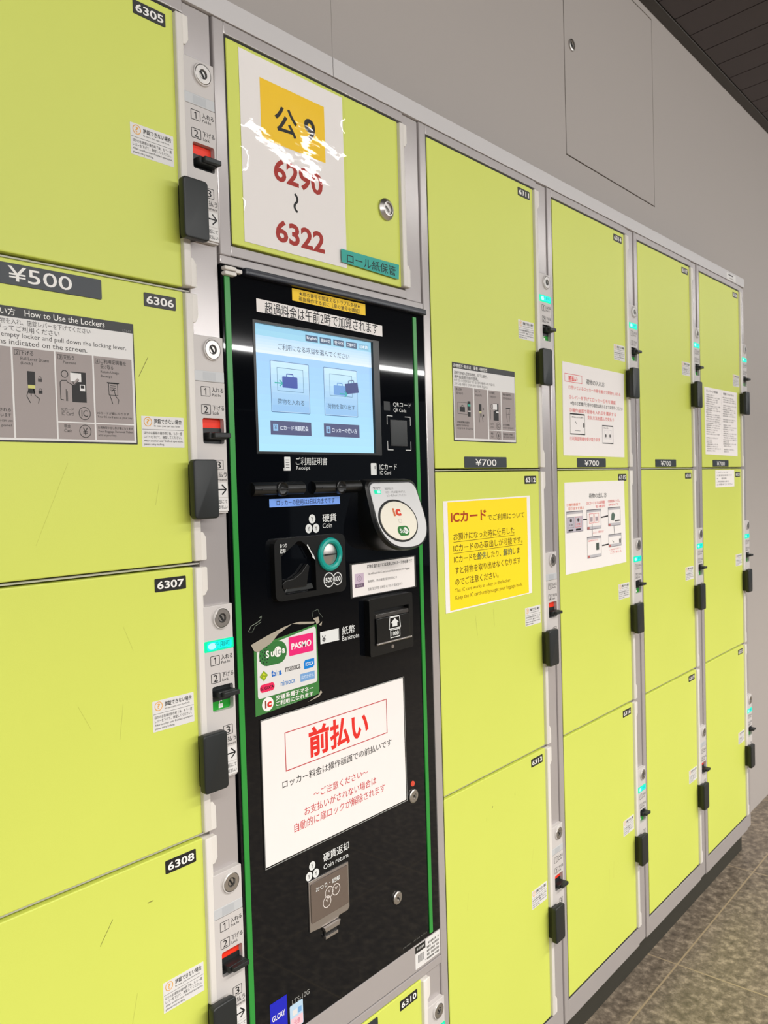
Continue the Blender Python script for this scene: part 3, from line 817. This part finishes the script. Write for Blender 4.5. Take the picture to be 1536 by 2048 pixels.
b.text('注意', -366, -354, -779, -772, -.6, ink((200, 90, 120)))
part('maintenance_sticker', b, term, (-360, 0, -766))

# code scanner window
b = B().prism(rrect(-117, -74.4, 39.6, 82, .8), -.9, 0, HOUSB, .4); b.rect(-114.6, -76.6, 42, 79.8, -1.05, mat('scanner_glass', (52, 54, 54), .2))
part('code_scanner', b, term, (-96, 0, 61))
# receipt slots
for x0, x1 in ((-411, -317), (-297, -197)):
    o = part('receipt_slot', B().bar(x0, x1, 0, -23.6, 9.2, HOUSB, 24, 9).box(x0 + 12, x1 - 12, -9.6, -4, -25, -23, DARKM), term, (x0, 0, -23))
    cx = (x0 + x1) / 2 + 2
    part('thumb_notch', B().revolve(cx, -24.2, [(10, -3), (10, -10.6), (8.8, -11.4), (7, -9.4), (0, -8.4)], HOUSB, 32).rect(cx - 10, cx + 10, -24.6, -23, -11.5, DARKM), o, (cx, 0, -24))
# coin unit
hole = [(-369, -160), (-362, -170.6), (-303, -170.6), (-303, -124), (-312, -110), (-330, -98.4), (-337, -98), (-369, -117)]
b = B().holed(rrect(-381, -240.4, -178.6, -92.6, 10), hole, -9, 0, HOUSB)
b.text('おつり', -371, -357.6, -105, -99.4, -9.2, WI, .02); b.text('返却', -371, -360.4, -112.6, -106.4, -9.2, WI, .02)
b.line(-319, -104, -305.4, -124, 1.8, -9.2, WI); b.flat([(-306.8, -119), (-303.4, -127), (-309.8, -122.2)], -9.25, WI)
for cx, r, t in ((-277, 11, '500'), (-258.8, 9.6, '100')):
    b.flat(ell(cx, -158.6, r), -9.2, DARKM); b.circ(cx, -158.6, r, 1.4, -9.3, WI); b.text(t, cx - r * .66, cx + r * .66, -162.2, -155, -9.3, WI, .02)
cu = part('coin_unit', b, term, (-310, 0, -136))
b = B().revolve(-274, -121.3, [(24.4, -9), (24.4, -11.5), (22.6, -13.6), (19.4, -14.4), (16.8, -13), (15.4, -10)], TEAL, 48)
tag(part('coin_slot_ring', b, cu, (-274, 0, -121)), 'teal ring around the coin slot')
b = B().revolve(-274, -121.3, [(15.6, -9.2), (12, -9.6), (7, -11.0), (0, -11.4)], CHROME, 40).rect(-287, -262, -122.6, -120.6, -11.8, DARKM)
tag(part('coin_slot', b, cu, (-274, 0, -121)), 'metal coin slot disc')
b = B().prism([(-364, -163), (-320, -163), (-313, -135), (-317, -131), (-330, -143), (-345, -150), (-360, -151), (-366, -155)], -7, -1, HOUSB, 1.0)
part('return_lever', b, cu, (-340, 0, -150))
part('change_tray', B().prism([(-360, -168), (-304, -168), (-308, -160), (-356, -160)], -5, 0, mat('clear_tray', (60, 62, 62), .1), .6), cu, (-332, 0, -166))


# card reader, its face leaning back
def reader_out(hw, zt, zb, cx=-134.5, r=14, dz=0):
    pts = []
    zs = zb + (zt - zb) * 0.5
    n = 28
    for i in range(n + 1):
        a = math.pi + math.pi * i / n
        c, s_ = math.cos(a), math.sin(a)
        pts.append((cx + hw * math.copysign(abs(c) ** .8, c), zs + (zs - zb) * math.copysign(abs(s_) ** .8, s_)))
    for cxx, a0 in ((cx + hw * .97 - r, 0), (cx - hw * .97 + r, 90)):
        for i in range(6):
            a = math.radians(a0 + 90 * i / 5); pts.append((cxx + r * math.cos(a), zt - r + r * math.sin(a)))
    return pts


def lean(y): return lambda c: Vector((c.x, c.y - 13 - 35 * (-17.5 - c.z) / 104.5, c.z))


t = bmesh.new()
rings = []
for k, (pts, base) in enumerate(((reader_out(66, -13, -127), 1), (reader_out(64.5, -15, -125.5), 2), (reader_out(61.5, -17, -122.6), 0))):
    ring = []
    for x_, z_ in pts:
        yy = 0 if base == 1 else (-13 - 35 * (-17.5 - z_) / 104.5) * (.86 if base == 2 else 1)
        ring.append(t.verts.new((x_, yy, z_)))
    rings.append(ring)
n = len(rings[0])
for p, q in zip(rings, rings[1:]):
    for i in range(n): t.faces.new((p[i], p[(i + 1) % n], q[(i + 1) % n], q[i]))
t.faces.new(rings[-1]); bmesh.ops.recalc_face_normals(t, faces=t.faces[:])
b = B(); b._add(t, HOUSB)
rd_ = part('card_reader', b, term, (-134, 0, -70))
b = B().prism(reader_out(58.6, -19.4, -120), -1.2, .5, mat('pale_reader_face', (214, 214, 214), .35), .6)
b.rect(-183, -167, -36, -30, -1.4, em((0, 226, 170), 1.1), 1); b.rect(-176, -168.6, -35, -31, -1.5, em((190, 255, 240), 1.1), 1); b.text('受付中', -183, -166, -29, -25, -1.4, MG)
for k, (t_, x1) in enumerate((('残額不足です', -135), ('ICカードをお確かめのうえ', -108), ('もう一度タッチしてください', -108))): b.text(t_, -156, x1, -30.6 - 5.4 * k, -26.6 - 5.4 * k, -1.4, ink((150, 150, 150)))
b.warp(lean(0)); tag(part('reader_face', b, rd_, (-134, 0, -70)), 'pale grey sloping face of card reader')
b = B().prism(ell(-145, -78.6, 46, 33, 48), -2.2, 0, DARKM, .6).prism(ell(-145, -78.6, 42.6, 30, 48), -3.4, 0, mat('cream_touch_pad', (234, 228, 212), .4), .8)
b.text('i', -155, -150, -71.4, -59, -3.6, ink((205, 110, 60)), .04); b.text('c', -149, -136, -71.4, -60.6, -3.6, ink((214, 60, 36)), .05)
b.frame(-147, -140, -82, -76, .5, -3.6, ink((190, 180, 170)), 1)
b.flat(rrect(-156, -128, -102, -87, 7.4), -3.6, ink((40, 120, 50))); b.flat(ell(-137, -94.4, 5), -3.7, WHITEI); b.text('Suica', -151, -130, -97.6, -91, -3.75, ink((225, 235, 225)), .02)
b.text('ic', -140, -134, -97.2, -91.6, -3.8, ink((110, 130, 110)), .02)
for i in range(5):
    b.poly([(-152.6 + 3 * i, -90.6 - 1.2 * i), (-152.6 + 2 * i, -99 + .5 * i)], .7, -3.65, DARKI)
b.warp(lean(0)); tag(part('touch_pad', b, rd_, (-145, 0, -79)), 'cream oval touch pad')

# banknote slot
b = B().holed(rrect(-192.6, -86, -287.6, -198.4, 4), rrect(-181, -96, -272, -217, 1), -11, 0, HOUSB)
b.rect(-182, -95, -273, -216, -.4, DARKM); b.flat(ell(-139, -279, 3.4, 3), -11.1, STEEL)
bn = part('banknote_slot', b, term, (-140, 0, -243))
b = B().prism([(-179.4, -268), (-97.6, -268), (-97.6, -230), (-179.4, -230)], -14, -2, HOUSB, .8)
b.prism([(-179.4, -230), (-97.6, -230), (-97.6, -223), (-179.4, -223)], -12, -2, mat('grey_flap_edge', (66, 64, 62), .25), 1.2)
b.bar(-181, -95, -14, -269.4, 1.7, STEEL, 20)
yy = -14.2
b.poly([(-149, -231.6), (-124, -231.6)], 2.4, yy, WI); b.poly([(-148, -231), (-150.6, -250), (-122, -250), (-124.6, -231)], 1.5, yy, WI)
b.flat([(-142, -247), (-130, -247), (-130, -241), (-126.4, -241), (-136, -234), (-145.6, -241), (-142, -241)], yy, WI); b.frame(-148, -123.6, -264.6, -251.4, 1.2, yy, WI); b.text('1000', -144.6, -127, -261.6, -254.6, yy, WI, .02)
part('slot_flap', b, bn, (-138, 0, -246))

# coin return
b = B().prism([(-330.6, -661.6), (-305.6, -664), (-271, -664), (-270, -661), (-251, -661), (-247, -657), (-247, -588), (-330.6, -588)], -2, 0, STEEL, .8)
cr = part('coin_return', b, term, (-289, 0, -625))
b = B().prism(rrect(-327.8, -250, -650, -591.4, 3), -3.4, -1.5, mat('smoky_steel_flap', (150, 138, 132), .16, metal=.85), .8)
b.text('おつり・返却', -318, -268, -607, -600, -3.6, WI, .02)
for cx, cz in ((-291, -617), (-276.6, -618.4), (-296, -629.4)): b.circ(cx, cz, 8.6, 1.1, -3.6, ink((226, 218, 212))); b.poly([(cx - 2, cz + 4), (cx, cz), (cx + 3, cz + 4)], .9, -3.6, ink((226, 218, 212)))
part('return_flap', b, cr, (-289, 0, -620))
b = B().prism([(-305, -664.4), (-271, -664.4), (-274, -672), (-302, -672)], -6, 0, STEEL, .6).box(-302, -276, -5, 0, -683, -678.6, STEEL, .5).box(-302, -276, -2, 0, -678.6, -672, DARKM)
part('pull_tab', b, cr, (-288, 0, -674))
# locks and lamp
for cx, cz, r in ((-85.6, -538.2, 11.5), (-134.2, -689.6, 10.6)):
    b = B().revolve(cx, cz, [(r, 0), (r * .98, -2.4), (r * .84, -3.6), (r * .45, -3.8), (r * .4, -2.6), (0, -2.4)], CHROME, 32).line(cx - 2, cz + 3, cx + 2, cz - 3, 2, -4, DARKM)
    part('panel_lock', b, term, (cx, 0, cz))
tag(part('alarm_lamp', B().revolve(-85.6, -517.6, [(4.4, 0), (4.2, -1.6), (0, -2.6)], em((240, 84, 60), .9), 20), term, (-85.6, 0, -517)), 'small red lamp above a panel lock')


# ------------------------------------------------------------------ papers put up on the doors and the terminal
def notice(name, label, cat, org, group=None):
    e = put(name, None, None, org); tag(e, label, cat, group); return e


RD = ink((170, 44, 34))
e = notice('laminated_sign', 'laminated white sign with yellow square and red numbers 6290 to 6322', 'sign', (-308, 0, 305))
b = B().prism(rrect(-407.4, -208.4, 305.6, 559.4), -0.7, -0.2, PAPER); y = -.9
b.rect(-372, -248.4, 451.4, 532.6, y, mat('sign_yellow', (252, 204, 0), .55))
b.text('公', -347, -304, 468, 506, y - .15, ink((16, 14, 12)), .018); b.text('9', -290.4, -268, 472, 505.6, y - .15, ink((16, 14, 12)), .03)
b.text('6290', -351.4, -256, 400.4, 432.6, y, RD, .028); b.text('～', -316, -306, 365, 392.4, y, ink((24, 22, 22)), .02, rot=1); b.text('6322', -351.6, -255.6, 317.6, 348.6, y, RD, .028)
part('printed_sheet', b, e, (-308, 0, 432))
b = B(); t = bmesh.new()
nx, nz = 24, 30
g = [[t.verts.new((-410 + 205 * i / nx, -2.0 - 0.5 * math.sin(i * .31 + j * .12) * math.sin(j * .3 + .5) - (1.5 if (i in (0, nx) and j % 7 > 3) else 0), 302 + 260 * j / nz)) for j in range(nz + 1)] for i in range(nx + 1)]
for i in range(nx):
    for j in range(nz): t.faces.new((g[i][j], g[i + 1][j], g[i + 1][j + 1], g[i][j + 1]))
b._add(t, LOOSE_FILM)
part('laminate_film', b, e, (-308, 0, 432))

b = B().prism([(-223, 312.4), (-88.6, 309), (-87, 332.4), (-223, 331.6)], -3.6, -3.2, mat('teal_tape', (0, 162, 148), .35)); b.text('ロール紙保管', -211, -96.4, 312.6, 328, -3.8, ink((20, 44, 44)), .004)
tag(part('tape_label', b, None, (-155, 0, 320)), 'teal tape label with black writing at lower corner of the laminated sign', 'label')

e = notice('card_notice', 'small white clear-cased notice below the card reader on the terminal', 'notice', (-142, 0, -194))
b = B().prism(rrect(-222.6, -61.6, -193.6, -140.6, .8), -1.0, -.1, mat('clear_grey_case', (62, 62, 60), .2), .3); y = -1.3
b.rect(-218.4, -66, -192, -142.6, y + .15, PAPER); PU = ink((112, 88, 112))
b.text('荷物を取り出すには決済したICカードが必要です', -184, -72, -151.4, -145.6, y, DARKI, .012); b.text('You will need the IC card you paid by to retrieve your luggage.', -183, -78, -162.6, -158, y, MG); b.text('取物时，务必使用 支付时的IC卡', -183, -112, -174, -169.6, y, MG); b.text('짐을 찾으려면 결제한 IC 카드가 필요합니다', -183, -99, -186, -181.4, y, MG)
b.rect(-212.6, -192, -178.6, -157, y, ink((206, 186, 204))); b.rect(-212.6, -192, -178.6, -172.6, y - .1, PU); b.text('ICカード', -209, -196, -177, -174, y - .2, WHITEI); b.circ(-202.4, -165, 4.6, .6, y - .1, PU); b.poly([(-201, -162.6), (-203.6, -165), (-201, -167.4)], .5, y - .1, PU)
part('printed_sheet', b, e, (-142, 0, -167))
part('clear_cover', B().rect(-222, -62, -193, -141, -1.8, FLAT_FILM), e, (-142, 0, -167))

e = notice('card_brand_sticker', 'green edged sticker of transit card logos with torn tape on top', 'sticker', (-356, 0, -326))
GB = mat('sticker_green', (62, 128, 62), .3)
b = B().prism([(-416.6, -329), (-295, -323), (-296.6, -221), (-415.6, -235)], -.6, -.1, GB); y = -.8
b.flat([(-411.6, -303), (-410.4, -306), (-407, -306.6), (-302.6, -305), (-299.6, -303.4), (-298.8, -300), (-298.6, -228), (-300.4, -224.6), (-303.6, -224), (-404, -238), (-411, -240)], y, STICK)
y -= .15
b.flat(rrect(-407.4, -356.6, -264.6, -233.6, 15), y, ink((52, 118, 58)))
for a in range(7):
    for q in range(5):
        an = math.radians(100 + a * 26); r = 6 + 2.2 * q
        if (a + q) % 2 == 0: b.rect(-391 + r * 1.1 * math.cos(an) - 1, -391 + r * 1.1 * math.cos(an) + .6, -249 + r * math.sin(an) - 1, -249 + r * math.sin(an) + 1, y - .06, DARKI)
b.flat(ell(-373.4, -248, 6.8, 7.4), y - .1, WHITEI)
for t_, x0, x1, z0, z1, c in (('S', -395.4, -389.6, -253.6, -243.6, WHITEI), ('u', -386.4, -380.6, -253.2, -246, WHITEI), ('i', -377.6, -375.6, -252.4, -242.6, ink((150, 160, 150))), ('c', -374, -368.4, -252.4, -245.4, ink((150, 160, 150))), ('a', -365.6, -360, -252, -245, WHITEI)): b.text(t_, x0, x1, z0, z1, y - .2, c, .03)
b.flat(rrect(-352.6, -304.4, -258.4, -232, 2), y, mat('pink_logo', (236, 30, 118), .4)); b.text('PASMO', -348, -309, -250, -241, y - .1, WHITEI, .03)
b.flat([(-408, -276.6), (-400, -284), (-392.6, -276.6), (-400, -269.6)], y, ink((140, 170, 30))); b.flat([(-404.6, -276.4), (-399.6, -281), (-395.6, -276.6), (-400.4, -272.4)], y - .05, ink((206, 214, 40))); b.text('Kitaca', -403.6, -396.6, -278, -275, y - .1, ink((70, 110, 30)), .02)
b.text('t', -386.4, -382.6, -281, -271.4, y, ink((30, 110, 200)), .05); b.text('o', -382.6, -378.4, -281, -275, y, ink((30, 110, 200)), .05); b.text('ic', -377.6, -372.6, -281, -272.6, y, ink((170, 190, 210))); b.text('a', -372.4, -367.6, -281, -274.6, y, ink((30, 110, 200)), .05)
b.text('manaca', -360.4, -331.6, -279, -272.8, y, ink((70, 66, 66)), .008)
b.flat([(-324.6, -282), (-307, -282), (-304, -279), (-304, -269), (-322, -269), (-324.6, -272)], y, ink((10, 130, 215))); b.text('ICOCA', -321.6, -306, -278, -273, y - .1, WHITEI, .02)
b.flat(rrect(-332.4, -304, -298.6, -287.4), y, ink((120, 165, 215))); b.text('はやかけん', -330.6, -305.8, -295.4, -290, y - .1, ink((214, 230, 245)), .01)
for q in range(5): b.flat(ell(-402.6 + 4 * q, -293.6, 5.2, 5.6, 20), y - .02 * q, ink((232, 40, 90)))
b.text('SUGOCA', -406, -383, -296, -291.6, y - .2, ink((60, 20, 40)), .02)
b.text('nimoca', -369.8, -342.8, -297, -289.6, y, ink((90, 140, 200)), .012)
b.flat(ell(-394.6, -316.4, 10.4, 9.6), y + .06, WHITEI); b.text('i', -400, -397, -321.4, -311, y, ink((130, 60, 40)), .05); b.text('c', -396, -387.6, -321.2, -313.4, y, ink((214, 46, 36)), .06)
b.text('交通系電子マネー', -380, -307.6, -315, -307.8, y + .06, WHITEI, .02); b.text('ご利用になれます', -380, -307.6, -323, -316.2, y + .06, WHITEI, .02); b.text('※詳しくは係員にお問い合わせください', -379, -340, -326, -324, y + .06, ink((170, 200, 170)))
part('printed_face', b, e, (-356, 0, -276))
TP = mat('old_clear_tape', (172, 164, 148), .25, spec=.7)
TPIECES = [B().flat([(-421, -231), (-416, -240), (-409, -243), (-385, -234), (-372, -224), (-345, -213.5), (-362, -216), (-392, -223)], -1.2, TP).flat([(-346, -213.4), (-330, -213), (-300, -217), (-303, -219.6), (-330, -216.6)], -1.2, TP),
           B().flat([(-304, -212), (-293, -211), (-291, -219), (-297, -222), (-299, -217)], -1.2, TP), B().flat([(-292, -223), (-285, -219), (-287, -225)], -.6, TP),
           B().flat([(-293, -318), (-290, -322), (-297, -327), (-320, -330), (-297, -324)], -1.2, TP),
           B().poly([(-424, -213), (-419, -206), (-409, -203), (-402, -200), (-400, -195), (-404, -197)], 1.0, -.5, ink((120, 130, 116))).poly([(-424, -213), (-417, -214), (-412, -207), (-401, -203)], .7, -.5, ink((110, 120, 106))),
           B().poly([(-305, -210), (-303, -202), (-293, -200), (-291, -205), (-284, -213)], .7, -.5, ink((96, 104, 94)))]
for b in TPIECES:
    tag(part('torn_tape', b, e, (-356, 0, -215)), 'torn yellowed clear tape')

e = notice('prepayment_notice', 'large white laminated notice with red boxed heading on the terminal', 'notice', (-256, 0, -540))
b = B().prism(rrect(-407.4, -104, -538.4, -337.4, 1), -.8, -.1, PAPER); y = -1.0
b.frame(-366, -146.6, -417.6, -362.8, 1.3, y, ink((196, 60, 64)))
b.text('前払い', -320, -191.6, -411.6, -367.6, y, ink((232, 34, 26)), .03)
b.text('ロッカー料金は操作画面での前払いです', -373, -137.6, -440, -428.6, y, ink((40, 38, 38)), .004)
R2 = ink((206, 52, 56))
b.text('～ご注意ください～', -314, -196, -471.4, -460, y, R2, .002); b.text('お支払いがされない場合は', -333, -177, -491, -478.6, y, R2, .002); b.text('自動的に扉ロックが解除されます', -353.6, -156.4, -508.4, -495.4, y, R2, .002)
part('printed_sheet', b, e, (-256, 0, -438))
b = B().rect(-409.4, -102.4, -540.4, -335.6, -1.8, FLAT_FILM)
part('clear_cover', b, e, (-256, 0, -438))
part('cover_edge', B().frame(-409.6, -102.2, -540.6, -335.4, 1.1, -1.9, mat('clear_cover_edge', (150, 152, 150), .2)), e, (-256, 0, -438))

# yellow notice on 6312
b = B().prism([(19.6, -249.6), (312.4, -247.4), (312.4, -52), (19.4, -53.8)], -.7, -.1, PAPER); y = -.95
b.flat([(32, -246.6), (300, -245.6), (300, -55), (32, -56)], y + .1, mat('notice_yellow', (255, 226, 0), .6))
DB, CB_ = ink((176, 64, 20)), ink((104, 78, 10))
b.text('ICカード', 41, 153, -92.6, -73, y, DB, .03); b.text('でご利用について', 158, 289, -95, -83, y, CB_, .008)
for t_, x0, x1, zt, u in (('お預けになった時に使用した', 47, 250, -111, 1), ('ICカードのみ取出しが可能です。', 46.4, 280, -131, 1), ('ICカードを紛失したり、解約しま', 47, 268, -151, 0), ('すと荷物を取り出せなくなります', 49, 271, -171, 0), ('のでご注意ください。', 49, 190, -191, 0)):
    b.text(t_, x0, x1, zt - 13.4, zt, y, CB_, .008)
    if u: b.line(x0, zt - 16, x1, zt - 16, .9, y, CB_)
b.text('The IC card works as a key to the locker.', 48, 233, -218, -209.6, y, CB_); b.text('Keep the IC card until you get your luggage back.', 48.6, 276, -231, -222, y, CB_)
b.text('紛失', 122, 150, -164.6, -150.8, y - .15, ink((130, 140, 90)), .01); b.text('解約', 208, 240, -164.6, -150.8, y - .15, ink((130, 140, 90)), .01)
tag(part('card_use_notice', b, None, (166, 0, -150)), 'yellow paper notice with white edges on locker door 6312', 'notice')

# two posters on the column right of it
RI = ink((232, 120, 116))
b = B().prism([(456, 30), (760, 27.6), (766, 228.6), (459, 230)], -.8, -.1, PAPER); y = -1.0
b.frame(468, 548, 188, 206, 1.2, y, ink((224, 96, 100))); b.text('前払い', 485, 526, 191, 202.6, y, ink((236, 52, 52)), .03)
b.text('荷物の入れ方', 569, 659, 188.6, 200.4, y, DARKI, .006)
b.text('①空いているロッカーの扉を開けて荷物を入れる', 484, 744, 173, 181.4, y, RI, .01); b.text('②レバーを下げてロッカー番号を確認', 486, 716, 151.6, 160.6, y, RI, .01); b.text('※他のお客様が使用中の場合は終わるまでお待ちください', 492, 755, 139, 148, y, ink((70, 70, 70)), .006)
b.text('③操作画面で荷物を入れるを選択する', 486, 717, 123.6, 132.6, y, RI, .01); b.text('支払方法を選んで支払う', 570, 705, 111, 120, y, RI, .01); b.text('④利用証明書を受け取ります', 486, 630, 62, 71, y, RI, .01)
b.frame(488, 557, 76.4, 121.6, 1.3, y, ink((120, 116, 108))); b.rect(488, 557, 118.6, 121.6, y - .05, DARKI); b.text('荷物を入れる番号', 496, 550, 111.6, 115, y, MG); b.poly([(512, 104), (519, 99)], 1.4, y, DARKI); b.rect(549, 555, 92, 102, y - .05, MG); b.line(510, 84, 534, 84, .9, y, MG); b.rect(488, 557, 75.4, 77.6, y - .05, DARKI)
b.frame(643, 700, 59, 101, 1.2, y, ink((140, 136, 146))); b.rect(643, 700, 98.4, 101, y - .05, DARKI); b.rect(643, 700, 58.4, 60.6, y - .05, DARKI); b.text('支払方法', 650, 674, 93, 96.4, y, MG)
for cx in (661, 683): b.frame(cx - 8, cx + 8, 70, 90, .6, y, ink((200, 196, 206))); b.flat(ell(cx, 77, 3.4, 4), y, MG)
tag(part('deposit_poster', b, None, (610, 0, 128)), 'white poster with red steps and boxed red heading, above price plate on door 6314', 'poster')
b = B().prism([(454, -226), (758.6, -225.4), (755, -27.8), (456.6, -28.4)], -.8, -.1, PAPER)
b.text('荷物の出し方', 569, 658, -65.6, -54.4, y, DARKI, .006); OI = ink((232, 128, 100))
b.text('①操作画面で', 464, 527, -80, -73.4, y, OI, .01); b.text('取り出すを選ぶ', 472, 545, -88.6, -82, y, OI, .01); b.text('②ICカードまたは証明書', 556, 648, -80, -72.6, y, RI, .01); b.text('を選択', 600, 650, -88.4, -82, y, RI, .01); b.text('③読取部にかざし', 665, 729, -78.6, -71.6, y, RI, .01); b.text('QRをかざす', 667, 722, -86.6, -80.6, y, RI, .01)
FG = ink((128, 124, 128))
for x0, x1, z0, z1, sh in ((462, 538, -137, -91, 1), (557, 628, -136, -91, 0), (664, 731, -134, -90, 0), (556, 626, -200, -152, 0), (664, 733, -183, -153, 0)):
    b.frame(x0, x1, z0, z1, 1.3, y, FG); b.rect(x0 + 1, x1 - 1, z1 - 6, z1 - 1, y, ink((190, 186, 190))); b.rect(x0, x1, z1 - 1.6, z1, y - .05, ink((90, 90, 96)))
    if sh: b.rect(x0 + 1.3, x1 - 1.3, z0 + 1.3, z1 - 12, y, ink((196, 190, 200)))
    elif z0 < -130: b.rect(x0 + 1.3, x1 - 1.3, z0 + 1.3, z0 + 7, y, ink((196, 194, 198))); b.rect(x0 + 1.3, x0 + 12, z0 + 1.3, z0 + 6.4, y - .05, ink((190, 110, 106)))
for x0, c in ((468, FG), (502, RI)): b.frame(x0, x0 + 28, -127, -104, 1, y - .1, c); b.text('荷物', x0 + 5, x0 + 22, -123, -118, y - .1, c, .02); b.flat(ell(x0 + 14, -111, 5, 4), y - .1, MG); b.rect(x0 + 2, x0 + 24, -134, -130, y - .1, DARKI)
for x0 in (568, 594): b.frame(x0, x0 + 22, -122, -100, 1, y - .1, RI); b.rect(x0 + 5, x0 + 17, -118, -108, y - .1, ink((176, 160, 166)))
b.flat([(680, -120), (694, -122), (702, -108), (690, -101), (682, -106)], y - .1, ink((92, 112, 100))); b.rect(700, 726, -124, -121, y - .1, MG)
b.rect(600, 614, -184, -168, y - .1, ink((70, 84, 76))); b.text('証明書をかざす', 562, 610, -163, -159, y - .1, RI); b.poly([(684, -168), (692, -173)], 1.4, y - .1, DARKI); b.rect(722, 730, -176, -166, y - .1, MG)
for p in ([(538, -112), (557, -112)], [(626, -111), (664, -109)], [(630, -176), (664, -175)]): b.poly(p, 3, y - .1, DARKI)
for p in ([(582, -124), (582, -150)], [(694, -134), (697, -153)]): b.poly(p, 2.2, y - .1, FG)
b.text('ロッカーが開きます', 586, 640, -146, -140.6, y, RI); b.text('ご利用ありがとう', 668, 728, -191, -186.6, y, RI); b.text('ございました', 672, 733, -198.6, -193, y, RI, .01)
tag(part('retrieval_poster', b, None, (606, 0, -128)), 'white poster with small screen pictures joined by lines, on door 6315', 'poster')

# rules sheet and paper on the wall-end column
b = B().prism([(1318, 41), (1607, 37), (1609.6, 238.4), (1315, 237.6)], -.7, -.1, PAPER); y = -.9
random.seed(9)
LG = ink((122, 120, 122))
for c0, c1 in ((1326, 1450), (1472, 1598)):
    b.text('ロッカー使用約款' if c0 < 1400 else '保管できないもの', c0 + 6, c1 - 20, 224, 231, y, ink((70, 70, 72)), .01)
    z = 218.0
    while z > 48:
        ln = random.choice((1.0, .95, 1.0, .6, .8, .4)); b.text('お客様は本約款にしたがって使用するものとします'[:random.randint(14, 23)], c0 + random.choice((0, 4)), c0 + (c1 - c0) * ln, z - 4.4, z, y, LG)
        z -= 6.4 if random.random() > .12 else 11
b.line(1461, 45, 1461, 234, .5, y, ink((200, 198, 198)))
tag(part('rules_sheet', b, None, (1462, 0, 138)), 'white sheet of dense two-column small print on door 6320 by the wall end', 'notice')
b = B().prism(rrect(1398, 1571, -58, -6, .5), -.7, -.1, PAPER)
for k, t_ in enumerate(('このロッカーは', '大型荷物専用です', '※　係員', 'ご利用後は扉を', '必ず閉めてください')): b.text(t_, 1408, 1408 + (104, 140, 90, 110, 146)[k], -16 - 9.2 * k, -10.4 - 9.2 * k, y, LG, .004)
tag(part('paper_slip', b, None, (1484, 0, -32)), 'small white paper slip beside the number plate on door 6321', 'notice')
